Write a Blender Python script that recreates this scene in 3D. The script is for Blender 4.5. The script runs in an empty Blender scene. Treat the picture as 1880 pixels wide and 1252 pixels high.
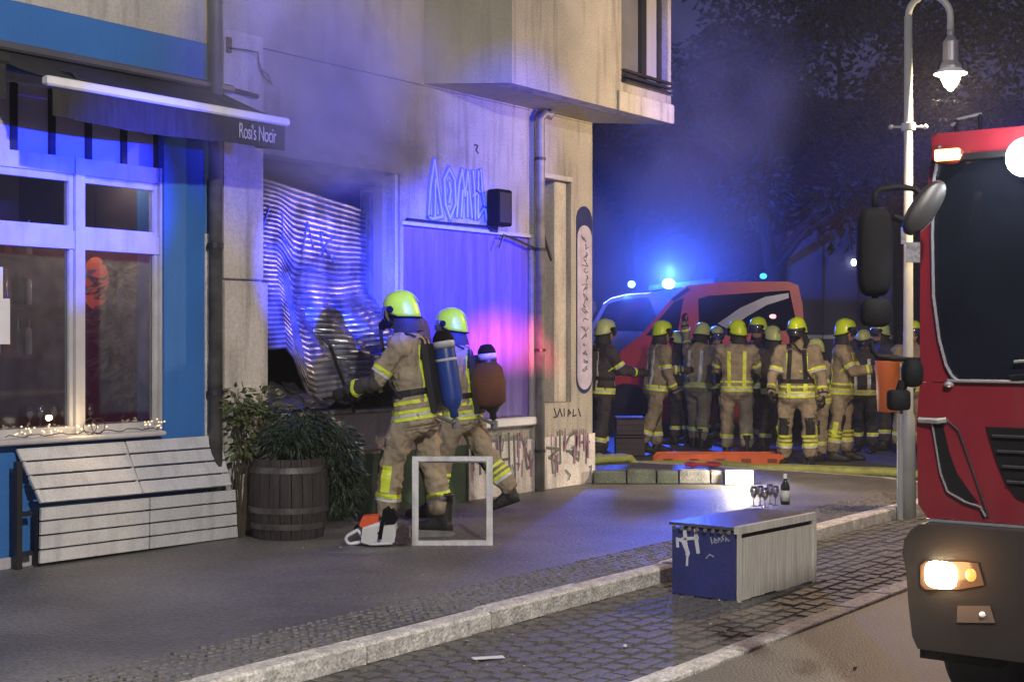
import bpy, bmesh, math, random
from mathutils import Vector, Matrix, noise
from mathutils.bvhtree import BVHTree
V = Vector
R = math.radians
SC = bpy.context.scene
COL = SC.collection
rnd = random.Random(7)

# ------------------------------------------------------------------ camera
# world X runs along the street front (away from the viewer), Y into the houses, Z up; road at z=0, pavement at z=.10
CAM = V((-11.60, -8.13, 1.57)); FPX = 2600.0
FWD = V((.809, .588, 0)); RGT = V((.588, -.809, 0))
cd = bpy.data.cameras.new('camera'); cam = bpy.data.objects.new('camera', cd); COL.objects.link(cam)
cam.location = CAM; cam.rotation_euler = (R(90), 0, R(-54.0))
cd.lens = FPX / 1880 * 36; cd.sensor_width = 36; cd.shift_y = 4 / 1880; cd.clip_end = 400; cd.clip_start = .05
SC.camera = cam
# ------------------------------------------------------------------ world and exposure
wd = bpy.data.worlds.new('World'); SC.world = wd; wd.use_nodes = True
wn = wd.node_tree.nodes; wl = wd.node_tree.links
bg = wn['Background']
sky = wn.new('ShaderNodeTexSky'); sky.sky_type = 'NISHITA'; sky.sun_disc = False
sky.sun_elevation = R(-3); sky.sun_rotation = R(200)
mxs = wn.new('ShaderNodeMixRGB'); mxs.blend_type = 'ADD'; mxs.inputs[0].default_value = 1
mul = wn.new('ShaderNodeMixRGB'); mul.blend_type = 'MULTIPLY'; mul.inputs[0].default_value = 1
mul.inputs[2].default_value = (.02, .02, .02, 1)
wl.new(sky.outputs[0], mul.inputs[1]); wl.new(mul.outputs[0], mxs.inputs[1])
mxs.inputs[2].default_value = (.17, .18, .50, 1)
wl.new(mxs.outputs[0], bg.inputs[0]); bg.inputs[1].default_value = .13
SC.view_settings.view_transform = 'Standard'; SC.view_settings.look = 'None'
SC.view_settings.exposure = .45; SC.view_settings.gamma = 1
SC.cycles.volume_step_rate = 2.0; SC.cycles.volume_max_steps = 64; SC.cycles.volume_bounces = 0
SC.cycles.max_bounces = 6; SC.cycles.transparent_max_bounces = 12; SC.cycles.sample_clamp_indirect = 4
SC.cycles.use_denoising = True

# ------------------------------------------------------------------ sight lines: real points on real planes
def ray(px, py): return FWD + RGT * ((px - 940) / FPX) + V((0, 0, 1)) * ((630 - py) / FPX)
def onw(px, py, w=0.0):
    d = ray(px, py); return CAM + d * ((w - CAM.y) / d.y)
def onu(px, py, u):
    d = ray(px, py); return CAM + d * ((u - CAM.x) / d.x)
def ong(px, py, z=.10):
    d = ray(px, py); return CAM + d * ((z - CAM.z) / d.z)
def atd(px, py, Y): return CAM + ray(px, py) * Y
def U(px, w=0.0): return onw(px, 630, w).x
def Z(px, py, w=0.0): return onw(px, py, w).z

# ------------------------------------------------------------------ materials
MATS = {}
def mat(name, col, rough=.7, metal=0, var=.15, scale=3.0, bump=.0, bscale=60, emit=None, es=1, spec=.5, coords='Object', col2=None, fine=.0, coat=0, stretch=None, dirt=0, soot=0):
    if name in MATS: return MATS[name]
    m = bpy.data.materials.new(name); m.use_nodes = True; nt = m.node_tree; n = nt.nodes; l = nt.links
    b = n['Principled BSDF']
    b.inputs['Roughness'].default_value = rough; b.inputs['Metallic'].default_value = metal
    b.inputs['Specular IOR Level'].default_value = spec; b.inputs['Coat Weight'].default_value = coat
    tc = n.new('ShaderNodeTexCoord'); src = tc.outputs[coords]
    if stretch:
        mp = n.new('ShaderNodeMapping'); mp.inputs['Scale'].default_value = stretch; l.new(src, mp.inputs[0]); src = mp.outputs[0]
    nz = n.new('ShaderNodeTexNoise'); nz.inputs['Scale'].default_value = scale; nz.inputs['Detail'].default_value = 6; l.new(src, nz.inputs['Vector'])
    rp = n.new('ShaderNodeValToRGB'); rp.color_ramp.elements[0].position = .32; rp.color_ramp.elements[1].position = .68
    c2 = col2 or tuple(c * (1 - var) for c in col)
    rp.color_ramp.elements[0].color = (*c2, 1); rp.color_ramp.elements[1].color = (*[min(1, c * (1 + var * .5)) for c in col], 1)
    l.new(nz.outputs['Fac'], rp.inputs[0]); out = rp.outputs[0]
    if fine:
        n2 = n.new('ShaderNodeTexNoise'); n2.inputs['Scale'].default_value = bscale; n2.inputs['Detail'].default_value = 3; l.new(src, n2.inputs['Vector'])
        mr = n.new('ShaderNodeMapRange'); mr.inputs[1].default_value = .3; mr.inputs[2].default_value = .7; mr.inputs[3].default_value = 1 - fine; mr.inputs[4].default_value = 1 + fine
        l.new(n2.outputs['Fac'], mr.inputs[0])
        mm = n.new('ShaderNodeMixRGB'); mm.blend_type = 'MULTIPLY'; mm.inputs[0].default_value = 1; l.new(out, mm.inputs[1]); l.new(mr.outputs[0], mm.inputs[2]); out = mm.outputs[0]
    if dirt:   # vertical runs and blotches of grime
        mp2 = n.new('ShaderNodeMapping'); mp2.inputs['Scale'].default_value = (5, 5, .5); l.new(tc.outputs[coords], mp2.inputs[0])
        n3 = n.new('ShaderNodeTexNoise'); n3.inputs['Scale'].default_value = 2.2; n3.inputs['Detail'].default_value = 8; l.new(mp2.outputs[0], n3.inputs['Vector'])
        r3 = n.new('ShaderNodeMapRange'); r3.inputs[1].default_value = .5; r3.inputs[2].default_value = .75; r3.inputs[3].default_value = 0; r3.inputs[4].default_value = dirt; l.new(n3.outputs['Fac'], r3.inputs[0])
        m3 = n.new('ShaderNodeMixRGB'); m3.inputs[2].default_value = (.06, .055, .05, 1); l.new(r3.outputs[0], m3.inputs[0]); l.new(out, m3.inputs[1]); out = m3.outputs[0]
    if soot:   # soot plume stain above the burnt opening
        sx = n.new('ShaderNodeSeparateXYZ'); l.new(tc.outputs[coords], sx.inputs[0])
        def mth(op, a_, b_):
            q = n.new('ShaderNodeMath'); q.operation = op; q.use_clamp = False
            for i_, v_ in ((0, a_), (1, b_)):
                if isinstance(v_, (int, float)): q.inputs[i_].default_value = v_
                else: l.new(v_, q.inputs[i_])
            return q.outputs[0]
        du = mth('ABSOLUTE', mth('ADD', sx.outputs[0], 2.75), 0); dz = mth('ABSOLUTE', mth('SUBTRACT', sx.outputs[2], 3.25), 0)
        dist = mth('ADD', mth('MULTIPLY', du, .55), mth('MULTIPLY', dz, .8))
        n5 = n.new('ShaderNodeTexNoise'); n5.inputs['Scale'].default_value = 2.6; n5.inputs['Detail'].default_value = 9; n5.inputs['Roughness'].default_value = .65; l.new(tc.outputs[coords], n5.inputs['Vector'])
        dist = mth('ADD', dist, mth('MULTIPLY', mth('SUBTRACT', n5.outputs['Fac'], .5), 1.6))
        r5 = n.new('ShaderNodeMapRange'); r5.interpolation_type = 'SMOOTHSTEP'; r5.inputs[1].default_value = .15; r5.inputs[2].default_value = 1.25; r5.inputs[3].default_value = soot; r5.inputs[4].default_value = 0; l.new(dist, r5.inputs[0])
        m5 = n.new('ShaderNodeMixRGB'); m5.inputs[2].default_value = (.05, .045, .045, 1); l.new(r5.outputs[0], m5.inputs[0]); l.new(out, m5.inputs[1]); out = m5.outputs[0]
    l.new(out, b.inputs['Base Color'])
    if bump:
        nb = n.new('ShaderNodeTexNoise'); nb.inputs['Scale'].default_value = bscale; nb.inputs['Detail'].default_value = 4; l.new(src, nb.inputs['Vector'])
        bp = n.new('ShaderNodeBump'); bp.inputs['Strength'].default_value = bump; bp.inputs['Distance'].default_value = .02
        l.new(nb.outputs['Fac'], bp.inputs['Height']); l.new(bp.outputs[0], b.inputs['Normal'])
    if emit:
        b.inputs['Emission Color'].default_value = (*emit, 1); b.inputs['Emission Strength'].default_value = es
    MATS[name] = m; return m
def glassmat(name, tint=(.75, .78, .8), rough=.03, fac=.12, gl=(1, 1, 1)):
    m = bpy.data.materials.new(name); m.use_nodes = True; n = m.node_tree.nodes; l = m.node_tree.links
    n.remove(n['Principled BSDF']); o = n['Material Output']
    t = n.new('ShaderNodeBsdfTransparent'); t.inputs[0].default_value = (*tint, 1)
    g = n.new('ShaderNodeBsdfGlossy'); g.inputs['Roughness'].default_value = rough; g.inputs[0].default_value = (*gl, 1)
    f = n.new('ShaderNodeFresnel'); a = n.new('ShaderNodeMath'); a.operation = 'ADD'; a.inputs[1].default_value = fac; a.use_clamp = True
    mx = n.new('ShaderNodeMixShader'); l.new(f.outputs[0], a.inputs[0]); l.new(a.outputs[0], mx.inputs[0]); l.new(t.outputs[0], mx.inputs[1]); l.new(g.outputs[0], mx.inputs[2]); l.new(mx.outputs[0], o.inputs[0])
    MATS[name] = m; return m

CREAM = mat('cream_render', (.44, .415, .365), .9, var=.24, scale=1.4, bump=.8, bscale=70, fine=.22, dirt=.5, soot=.75)
CREAMD = mat('smooth_cream_render', (.49, .465, .41), .9, var=.2, scale=2.2, bump=.4, bscale=40, fine=.12, dirt=.45, soot=.45)
OLIVE = mat('shaded_cream_render', (.36, .33, .235), .9, var=.15, scale=1.0, bump=.35, bscale=80, fine=.1, dirt=.25)  # cream darkened for the faces turned from the light
BLUEW = mat('blue_wall_paint', (.032, .155, .44), .75, var=.14, scale=1.2, bump=.15, bscale=50, fine=.05, dirt=.15)
PLINTH = mat('whitewashed_plinth', (.70, .66, .64), .9, var=.3, scale=3, bump=.4, bscale=40, fine=.15, dirt=.6)
GREENW = mat('green_stall_riser_paint', (.06, .13, .075), .8, var=.4, scale=3, bump=.3, dirt=.6)
SOOT = mat('soot_blackened_surface', (.012, .011, .011), .95, var=.5, scale=5, bump=.5, bscale=20)
WHITEF = mat('white_frame_paint', (.50, .49, .50), .5, var=.12, scale=6, dirt=.25)
DARKM = mat('dark_painted_metal', (.03, .03, .035), .45, .3, var=.3)
GREYM = mat('weathered_zinc', (.24, .24, .235), .55, .4, var=.4, scale=6, dirt=.5)
PANELM = mat('beacon_tinted_board', (.15, .11, .42), .4, var=.3, scale=3, bump=.3, bscale=18, stretch=(4, 4, .3), fine=.12, dirt=.35)  # blue beacon light is put into the board colour
SHUT = mat('galvanised_shutter_metal', (.30, .30, .31), .34, .75, var=.7, scale=5, bump=.15, bscale=40, dirt=.75)
BRICKB = mat('brown_board', (.28, .25, .19), .8, var=.2, scale=3, dirt=.4)
CANVAS = mat('black_awning_canvas', (.022, .021, .023), .85, var=.4, scale=5, bump=.4, bscale=25, stretch=(6, 6, 1))
WHITEL = mat('white_lacquer', (.74, .74, .76), .4, var=.06, scale=4, dirt=.12)
SLATW = mat('weathered_white_slat', (.62, .62, .62), .6, var=.12, scale=5, bump=.25, bscale=60, fine=.08, dirt=.22)
BLACK = mat('black_plastic', (.004, .004, .005), .75, var=.3, bump=.1, spec=.12)
RUBBER = mat('black_rubber', (.018, .018, .018), .8, var=.3, bump=.2)
GLASS = glassmat('window_glass', fac=.10)
CLEAR = glassmat('clear_glassware', (.95, .96, .97), .12, .45)
DGLASS = mat('dark_vehicle_glass', (.004, .005, .008), .06, var=.3, spec=.35)

# ------------------------------------------------------------------ mesh building
class MB:
    def __init__(s): s.v = []; s.f = []; s.m = []; s.mi = 0
    def add(s, vs, fs):
        b = len(s.v); s.v += [tuple(v) for v in vs]
        for f in fs: s.f.append([b + i for i in f]); s.m.append(s.mi)
        return s
    def box(s, x0, x1, y0, y1, z0, z1, M=None, bev=0):
        x0, x1 = sorted((x0, x1)); y0, y1 = sorted((y0, y1)); z0, z1 = sorted((z0, z1))
        if bev:
            e = bev; o = []
            for z, i in ((z0, e), (z0 + e, 0), (z1 - e, 0), (z1, e)):
                for (x, y) in ((x0 + i + e*.0, y0 + i), (x1 - i, y0 + i), (x1 - i, y1 - i), (x0 + i, y1 - i)): o.append(V((x, y, z)))
            fs = [(3, 2, 1, 0), (12, 13, 14, 15)]
            for k in range(3):
                for j in range(4): a = k * 4 + j; b = k * 4 + (j + 1) % 4; fs.append((a, b, b + 4, a + 4))
        else:
            o = [V((x, y, z)) for z in (z0, z1) for (x, y) in ((x0, y0), (x1, y0), (x1, y1), (x0, y1))]
            fs = [(3, 2, 1, 0), (4, 5, 6, 7), (0, 1, 5, 4), (1, 2, 6, 5), (2, 3, 7, 6), (3, 0, 4, 7)]
        if M is not None: o = [M @ p for p in o]
        return s.add(o, fs)
    def prism(s, pts, d):
        """closed polygon of 3D points pushed along vector d"""
        n = len(pts); a = [V(p) for p in pts]; b = [p + V(d) for p in a]
        fs = [list(range(n))[::-1], list(range(n, 2 * n))]
        for i in range(n): j = (i + 1) % n; fs.append((i, j, n + j, n + i))
        return s.add(a + b, fs)
    def loft(s, rings, caps=True, close=False):
        k = len(rings[0]); vs = [p for r in rings for p in r]; fs = []
        for i in range(len(rings) - 1 + (1 if close else 0)):
            i2 = (i + 1) % len(rings)
            for j in range(k): j2 = (j + 1) % k; fs.append((i * k + j, i * k + j2, i2 * k + j2, i2 * k + j))
        if caps and not close: fs += [list(range(k))[::-1], [(len(rings) - 1) * k + j for j in range(k)]]
        return s.add(vs, fs)
    def tube(s, pts, r, n=8, closed=False):
        pts = [V(p) for p in pts]; rs = r if isinstance(r, (list, tuple)) else [r] * len(pts); rings = []
        ref = None
        for i, p in enumerate(pts):
            if closed: d = pts[(i + 1) % len(pts)] - pts[i - 1]
            else: d = pts[min(i + 1, len(pts) - 1)] - pts[max(i - 1, 0)]
            d.normalize()
            if ref is None: ref = d.orthogonal().normalized()
            ref = (ref - d * ref.dot(d)); ref = ref.normalized() if ref.length > 1e-5 else d.orthogonal().normalized()
            q = d.cross(ref)
            rings.append([p + (ref * math.cos(t) + q * math.sin(t)) * rs[i] for t in [2 * math.pi * j / n for j in range(n)]])
        return s.loft(rings, caps=not closed, close=closed)
    def lathe(s, prof, c=(0, 0, 0), n=20, M=None):
        rings = []
        for r, z in prof:
            ring = [V((r * math.cos(2 * math.pi * j / n), r * math.sin(2 * math.pi * j / n), z)) for j in range(n)]
            ring = [(M @ p if M is not None else p) + V(c) for p in ring]; rings.append(ring)
        return s.loft(rings)
    def ell(s, c, r, n=14, M=None):
        rings = []
        for i in range(1, n):
            a = math.pi * i / n - math.pi / 2
            ring = [V((r[0] * math.cos(a) * math.cos(t), r[1] * math.cos(a) * math.sin(t), r[2] * math.sin(a))) for t in [2 * math.pi * j / (n + 2) for j in range(n + 2)]]
            rings.append([(M @ p if M is not None else p) + V(c) for p in ring])
        return s.loft(rings)
    def cap(s, a, b, r0, r1, n=12):
        a = V(a); b = V(b); d = (b - a).normalized()
        pts = [a - d * r0 * .92, a - d * r0 * .6, a, b, b + d * r1 * .6, b + d * r1 * .92]
        return s.tube(pts, [r0 * .35, r0 * .8, r0, r1, r1 * .8, r1 * .35], n)
    def build(s, name, m=None, parent=None, smooth=False, loc=None, local=False):
        me = bpy.data.meshes.new(name)
        org = V(loc) if loc is not None else V((0, 0, 0))
        me.from_pydata([tuple(V(v) - org) for v in s.v], [], s.f)
        ms = m if isinstance(m, (list, tuple)) else [m]
        for x in ms: me.materials.append(x)
        if len(ms) > 1: me.polygons.foreach_set('material_index', s.m)
        if smooth: me.polygons.foreach_set('use_smooth', [True] * len(me.polygons))
        me.update()
        bm = bmesh.new(); bm.from_mesh(me); bmesh.ops.recalc_face_normals(bm, faces=bm.faces); bm.to_mesh(me); bm.free()
        o = bpy.data.objects.new(name, me); COL.objects.link(o); o.location = org
        if parent is not None: o.parent = parent; o.location = org if local else org - WORLD_OF(parent)
        return o
def WORLD_OF(o):
    p = V(o.location)
    while o.parent is not None: o = o.parent; p += o.location
    return p
def tag(o, label=None, cat=None, group=None, kind=None):
    if label: o['label'] = label
    if cat: o['category'] = cat
    if group: o['group'] = group
    if kind: o['kind'] = kind
    return o
def thing(name, label, cat, loc=(0, 0, 0), group=None):
    o = bpy.data.objects.new(name, None); COL.objects.link(o); o.location = loc; o.empty_display_size = .1
    return tag(o, label, cat, group)
def mk(): return MB()
def bx(name, m, par, *a, bev=0, smooth=False): return mk().box(*a, bev=bev).build(name, m, par)
def copy_tree(o, parent=None):
    c = o.copy(); COL.objects.link(c); c.parent = parent
    for ch in list(o.children): copy_tree(ch, c)
    return c
def ribbon(mb, pts, wd, pl, off, th=.004):
    """flat paint stroke: pts are (a, b) on plane; pl maps (a, b, height) to 3D; wide enough to be read, 4 mm proud"""
    pts = [V(p) for p in pts]
    for i in range(len(pts) - 1):
        a, b = pts[i], pts[i + 1]; d = (b - a)
        if d.length < 1e-6: continue
        d.normalize(); n = V((-d.y, d.x)) * wd / 2; e = d * wd * .3
        q = [a - e + n, b + e + n, b + e - n, a - e - n]
        lo = [pl(p.x, p.y, off) for p in q]; hi = [pl(p.x, p.y, off + th + .0004 * (i % 3)) for p in q]
        mb.add(lo + hi, [(4, 5, 6, 7), (0, 1, 5, 4), (1, 2, 6, 5), (2, 3, 7, 6), (3, 0, 4, 7)])
def light(name, kind, loc, power, col, par=None, size=.1, spot=None, blend=.5, tgt=None):
    ld = bpy.data.lights.new(name, kind); ld.energy = power; ld.color = col
    if kind in ('POINT', 'SPOT'): ld.shadow_soft_size = size
    if kind == 'SPOT': ld.spot_size = R(spot); ld.spot_blend = blend
    o = bpy.data.objects.new(name, ld); COL.objects.link(o); o.location = loc
    if tgt is not None: o.rotation_euler = (V(tgt) - V(loc)).to_track_quat('-Z', 'Y').to_euler()
    if par is not None: o.parent = par; o.location = V(loc) - WORLD_OF(par)
    return o

# ================================================================== GROUND
ASPH = mat('wet_road_asphalt', (.112, .111, .102), .5, var=.22, scale=.7, bump=.5, bscale=70, fine=.22, coords='Object')
PAVE = mat('dark_pavement_grit', (.150, .147, .135), .5, var=.5, scale=.8, bump=.7, bscale=38, fine=.34)
SETT = mat('basalt_sett', (.105, .103, .098), .6, var=.35, scale=6, bump=.6, bscale=50, fine=.25)
GRAN = mat('granite_kerb', (.55, .53, .49), .75, var=.35, scale=14, bump=.7, bscale=60, fine=.35)
JOINT = mat('dark_joint_sand', (.06, .058, .053), .95, var=.3, scale=8, bump=.4)
KW = -3.47; GW0 = -4.74; GW1 = -4.88
g = mk(); g.add([(-60, -70, -.02), (120, -70, -.02), (120, 90, -.02), (-60, 90, -.02)], [(0, 1, 2, 3)])
tag(g.build('ground', JOINT), kind='structure')
g = mk(); g.add([(-30, GW1, 0), (-30, -30, 0), (90, -30, 0), (90, GW1, 0)], [(0, 1, 2, 3)])
g.add([(3.6, GW1, 0), (90, GW1, 0), (90, 60, 0), (3.6, 60, 0)], [(0, 1, 2, 3)])
tag(g.build('road', ASPH), kind='structure')
UC = U(1088)                      # far corner of the house
pv = mk()
pv.box(-25, 1.9, KW + .14, .0, -.015, .10); pv.box(UC, 1.9, .0, 30, -.015, .10)
# rounded street corner of the pavement
pts = [(1.9, KW + .14, -.015), (2.5, KW + .25, -.015), (3.0, KW + .6, -.015), (3.35, KW + 1.2, -.015), (3.45, KW + 2.2, -.015), (3.45, 30, -.015), (1.9, 30, -.015)]
pv.prism(pts, (0, 0, .115))
pave = tag(pv.build('pavement', PAVE), kind='structure')
# granite kerb, one stone after another
edge = [(-11.5 + i * 1.02, KW) for i in range(14)]
def kstone(p, q, k):
    p = V((*p, 0)); q = V((*q, 0)); d = (q - p); L = d.length; a = math.atan2(d.y, d.x)
    M = Matrix.Translation(p) @ Matrix.Rotation(a, 4, 'Z') @ Matrix.Rotation(R(rnd.uniform(-.4, .4)), 4, 'Z')
    h = .103 + rnd.uniform(-.004, .006)
    o = mk().box(.008, L - .008, 0, .138, -.015, h, M, bev=.014).build('kerb_stone', GRAN, pave)
for i in range(len(edge) - 1): kstone(edge[i], edge[i + 1], i)
cor = [(1.76, KW), (2.55, KW + .12), (3.08, KW + .5), (3.45, KW + 1.15), (3.57, KW + 2.1), (3.57, KW + 3.1), (3.57, KW + 4.1), (3.57, KW + 5.1)]
for i in range(len(cor) - 1): kstone(cor[i], cor[i + 1], i)
# basalt setts of the parking strip: rows across the strip
strip = tag(bx('parking_strip', JOINT, None, -25, 3.5, GW0, KW - .002, -.015, -.006), kind='structure')
setts = []
for k in range(4):
    L, Wd = .118 + .010 * (k % 2), .092 + .004 * k
    b = mk(); e = .010
    o = [(-L/2+e*.2, -Wd/2, -.03), (L/2, -Wd/2+e*.3, -.03), (L/2-e*.2, Wd/2, -.03), (-L/2, Wd/2, -.03)]
    o += [(-L/2+e, -Wd/2+e, .002), (L/2-e, -Wd/2+e, .004 - .001*k), (L/2-e, Wd/2-e, .001*k), (-L/2+e, Wd/2-e, .003)]
    b.add(o, [(4, 5, 6, 7), (0, 1, 5, 4), (1, 2, 6, 5), (2, 3, 7, 6), (3, 0, 4, 7)])
    setts.append(b)
sett_me = []
for b in setts:
    o = b.build('sett', SETT, strip, smooth=False); sett_me.append(o.data); bpy.data.objects.remove(o)
pos = []
nr = 12; wid = (KW - GW0) / nr
iu = 0; u = -9.4
while u < 2.6:
    for r in range(nr):
        pos.append((u + rnd.uniform(-.01, .01) + (.066 if r % 2 else 0), GW0 + wid * (r + .5) + rnd.uniform(-.005, .005)))
    u += .136
pos.sort(key=lambda p: (p[0] - CAM.x) ** 2 + (p[1] - CAM.y) ** 2)
vis = [p for p in pos if abs(((V((*p, 0)) - CAM).dot(RGT)) / ((V((*p, 0)) - CAM).dot(FWD))) < .40 and (V((*p, 0)) - CAM).dot(FWD) > 6.2]
near = set(vis[:298]); rest = mk()
for p in pos:
    k = rnd.randrange(4); a = rnd.uniform(-.06, .06); dz = rnd.uniform(-.004, .006)
    if p in near:
        o = bpy.data.objects.new('sett', sett_me[k]); COL.objects.link(o); o.parent = strip; o.location = (p[0], p[1], dz); o.rotation_euler = (rnd.uniform(-.03, .03), rnd.uniform(-.03, .03), a)
    else:
        M = Matrix.Translation((p[0], p[1], dz)) @ Matrix.Rotation(a, 4, 'Z')
        rest.add([M @ V(v) for v in setts[k].v], setts[k].f)
tag(rest.build('sett_paving', SETT, strip), kind='stuff')
# low granite gutter course between strip and road
gut = tag(bx('gutter', JOINT, None, -25, 3.5, GW1, GW0 - .003, -.015, -.003), kind='structure')
uu = -9.2
while uu < 3.2:
    L = rnd.uniform(.42, .6)
    M = Matrix.Translation((uu, GW1 + .004, 0)) @ Matrix.Rotation(R(rnd.uniform(-.5, .5)), 4, 'Z')
    mk().box(.004, L - .004, 0, .128, -.012, .016 + rnd.uniform(0, .006), M, bev=.006).build('gutter_stone', GRAN, gut)
    uu += L

# band of small mosaic stones between the pavement and the kerb, too small to pick apart
b = mk(); r3 = random.Random(12)
u = -9.0
while u < 1.9:
    for k in range(8):
        x, y = u + r3.uniform(-.008, .008), KW + .165 + k * .058 + r3.uniform(-.006, .006); s_ = r3.uniform(.019, .026); z = .101 + r3.uniform(.001, .009); a = r3.uniform(0, 1.6)
        q = [V((x + s_ * math.cos(a + j * 1.57), y + s_ * math.sin(a + j * 1.57), 0)) for j in range(4)]
        b.add([V((p.x, p.y, .099)) for p in q] + [V((p.x * .8 + x * .2, p.y * .8 + y * .2, z)) for p in q], [(4, 5, 6, 7)] + [(j, (j + 1) % 4, 4 + (j + 1) % 4, 4 + j) for j in range(4)])
    u += .057
tag(b.build('mosaic_stones', mat('small_mosaic_stone', (.15, .146, .135), .6, var=.4, scale=30, bump=.4), pave), kind='stuff')
# ================================================================== BUILDINGS
def cells(mb, u0, u1, z0, z1, holes, w0, w1):
    us = sorted({u0, u1, *[h[0] for h in holes], *[h[1] for h in holes]}); zs = sorted({z0, z1, *[h[2] for h in holes], *[h[3] for h in holes]})
    us = [u for u in us if u0 <= u <= u1]; zs = [z for z in zs if z0 <= z <= z1]
    for i in range(len(us) - 1):
        a = None
        for k in range(len(zs) - 1):
            cu, cz = (us[i] + us[i+1]) / 2, (zs[k] + zs[k+1]) / 2
            hole = any(h[0] < cu < h[1] and h[2] < cz < h[3] for h in holes)
            if not hole and a is None: a = zs[k]
            if a is not None and (hole or k == len(zs) - 2):
                e = zs[k] if hole else zs[k+1]
                mb.box(us[i], us[i+1], w0, w1, a, e); a = None
UP = U(396)                        # party line between the two houses
# openings of the corner house
SH = (U(481), U(735), .98, 3.06)   # burnt shop window with the shutter
PN = (U(741), U(975), Z(860, 772), Z(741, 413))
NI = (U(1001), U(1049), .96, Z(1025, 331))
cb = thing('corner_house', 'cream rendered corner house with burnt shop opening, graffiti plinth and angled oriel', 'house')
w_ = mk(); cells(w_, UP, UC, .62, 3.88, [SH, PN, NI], 0, .38)
w_.box(UC - .35, UC, .38, 2.5, .1, 3.88); w_.box(UP - .02, UP + .2, .38, 2.5, .1, 3.88)
w_.build('wall', CREAM, cb)
m = mk(); m.box(UP, U(775), -.028, 2.5, 3.882, 9); m.build('upper_wall', CREAM, cb)
m = mk(); m.box(U(775)+.003, UC, .0, 2.5, 3.885, 9); m.box(UP, UC, 2.5, 12, .1, 9); m.build('rear_block', CREAM, cb)
pb = mk(); cells(pb, U(858), UC + .02, .06, .62, [], -.022, .0 - .001); pb.box(UC, UC + .02, .0, 9, .06, .62); pb.build('plinth', PLINTH, cb)
lw = mk(); lw.box(UP, U(858) - .003, -.001, .38, .06, .618); lw.build('painted_plinth', GREENW, cb)
bx('stall_riser', CREAMD, cb, U(600), U(735), -.03, -.002, .66, .975, bev=.006)
# smooth surround of the shop opening with a stepped reveal
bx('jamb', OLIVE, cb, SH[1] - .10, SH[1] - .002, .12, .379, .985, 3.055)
bx('jamb', CREAMD, cb, SH[1] - .045, SH[1] - .002, .02, .118, .985, 3.055)
bx('lintel', SOOT, cb, SH[0] + .01, SH[1] - .11, .20, .375, 2.96, 3.055)
bx('window_sill', GREYM, cb, SH[0] + .003, SH[1] + .02, -.06, .378, .978, 1.012, bev=.006)
# sooty room behind the shutter
rm = mk(); rm.box(SH[0] - .3, SH[1] + .3, 2.3, 2.45, .2, 3.7); rm.box(SH[0] - .3, SH[0] - .24, .385, 2.3, .2, 3.7); rm.box(SH[1] + .24, SH[1] + .3, .385, 2.3, .2, 3.7)
rm.box(SH[0] - .24, SH[1] + .24, .385, 2.3, 3.6, 3.7); rm.box(SH[0] - .24, SH[1] + .24, .385, 2.3, .2, .3); rm.build('burnt_room', SOOT, cb)
# pilaster in two pieces beside the opening
bx('pilaster', CREAMD, cb, U(406), U(478), -.035, -.001, Z(440, 513), Z(440, 60), bev=.008)
bx('pilaster', CREAMD, cb, U(406), U(485), -.042, -.001, .12, Z(440, 518), bev=.01)
# ---- boarded window with a lacquered panel tinted like the beacon light
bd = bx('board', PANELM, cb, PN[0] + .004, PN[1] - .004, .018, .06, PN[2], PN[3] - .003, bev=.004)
for a, b, c, d in ((PN[0] - .03, PN[1] + .03, PN[3], PN[3] + .035), (PN[1], PN[1] + .03, PN[2], PN[3] - .001)):
    bx('window_frame', WHITEF, cb, a, b, -.018, -.001, c, d, bev=.004)
bx('window_sill', WHITEL, cb, U(858), PN[1] + .04, -.07, .016, PN[2] - .085, PN[2] - .003, bev=.012)
mk().tube([(U(742), -.035, Z(742, 413) + .05), (U(800), -.04, Z(800, 409)), (U(905), -.04, Z(905, 418) + .0)], .012, 6).build('cable', DARKM, cb)
mk().tube([(U(908), -.06, Z(908, 455)), (U(916), -.06, Z(916, 432)), (U(940), -.05, Z(940, 440)), (U(975), -.05, Z(975, 456))], .012, 6).build('cable', DARKM, cb)
# ---- narrow boarded niche
bx('board', BRICKB, cb, NI[0], NI[1], .20, .26, NI[2], NI[3])
bx('window_frame', CREAMD, cb, NI[1] - .22, NI[1] - .002, .06, .198, NI[2], NI[3], bev=.006)
bx('window_frame', BRICKB, cb, NI[0] + .002, NI[0] + .18, .15, .198, NI[2] + .02, NI[3] - .02, bev=.004)
bx('window_frame', WHITEF, cb, NI[0] - .04, NI[1] + .0, -.02, -.001, NI[3], NI[3] + .05, bev=.005)
mk().tube([(U(1016), .17, Z(1016, 395)), (U(1028), .1, Z(1028, 478))], .018, 6).build('stay_bar', DARKM, cb)
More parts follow.
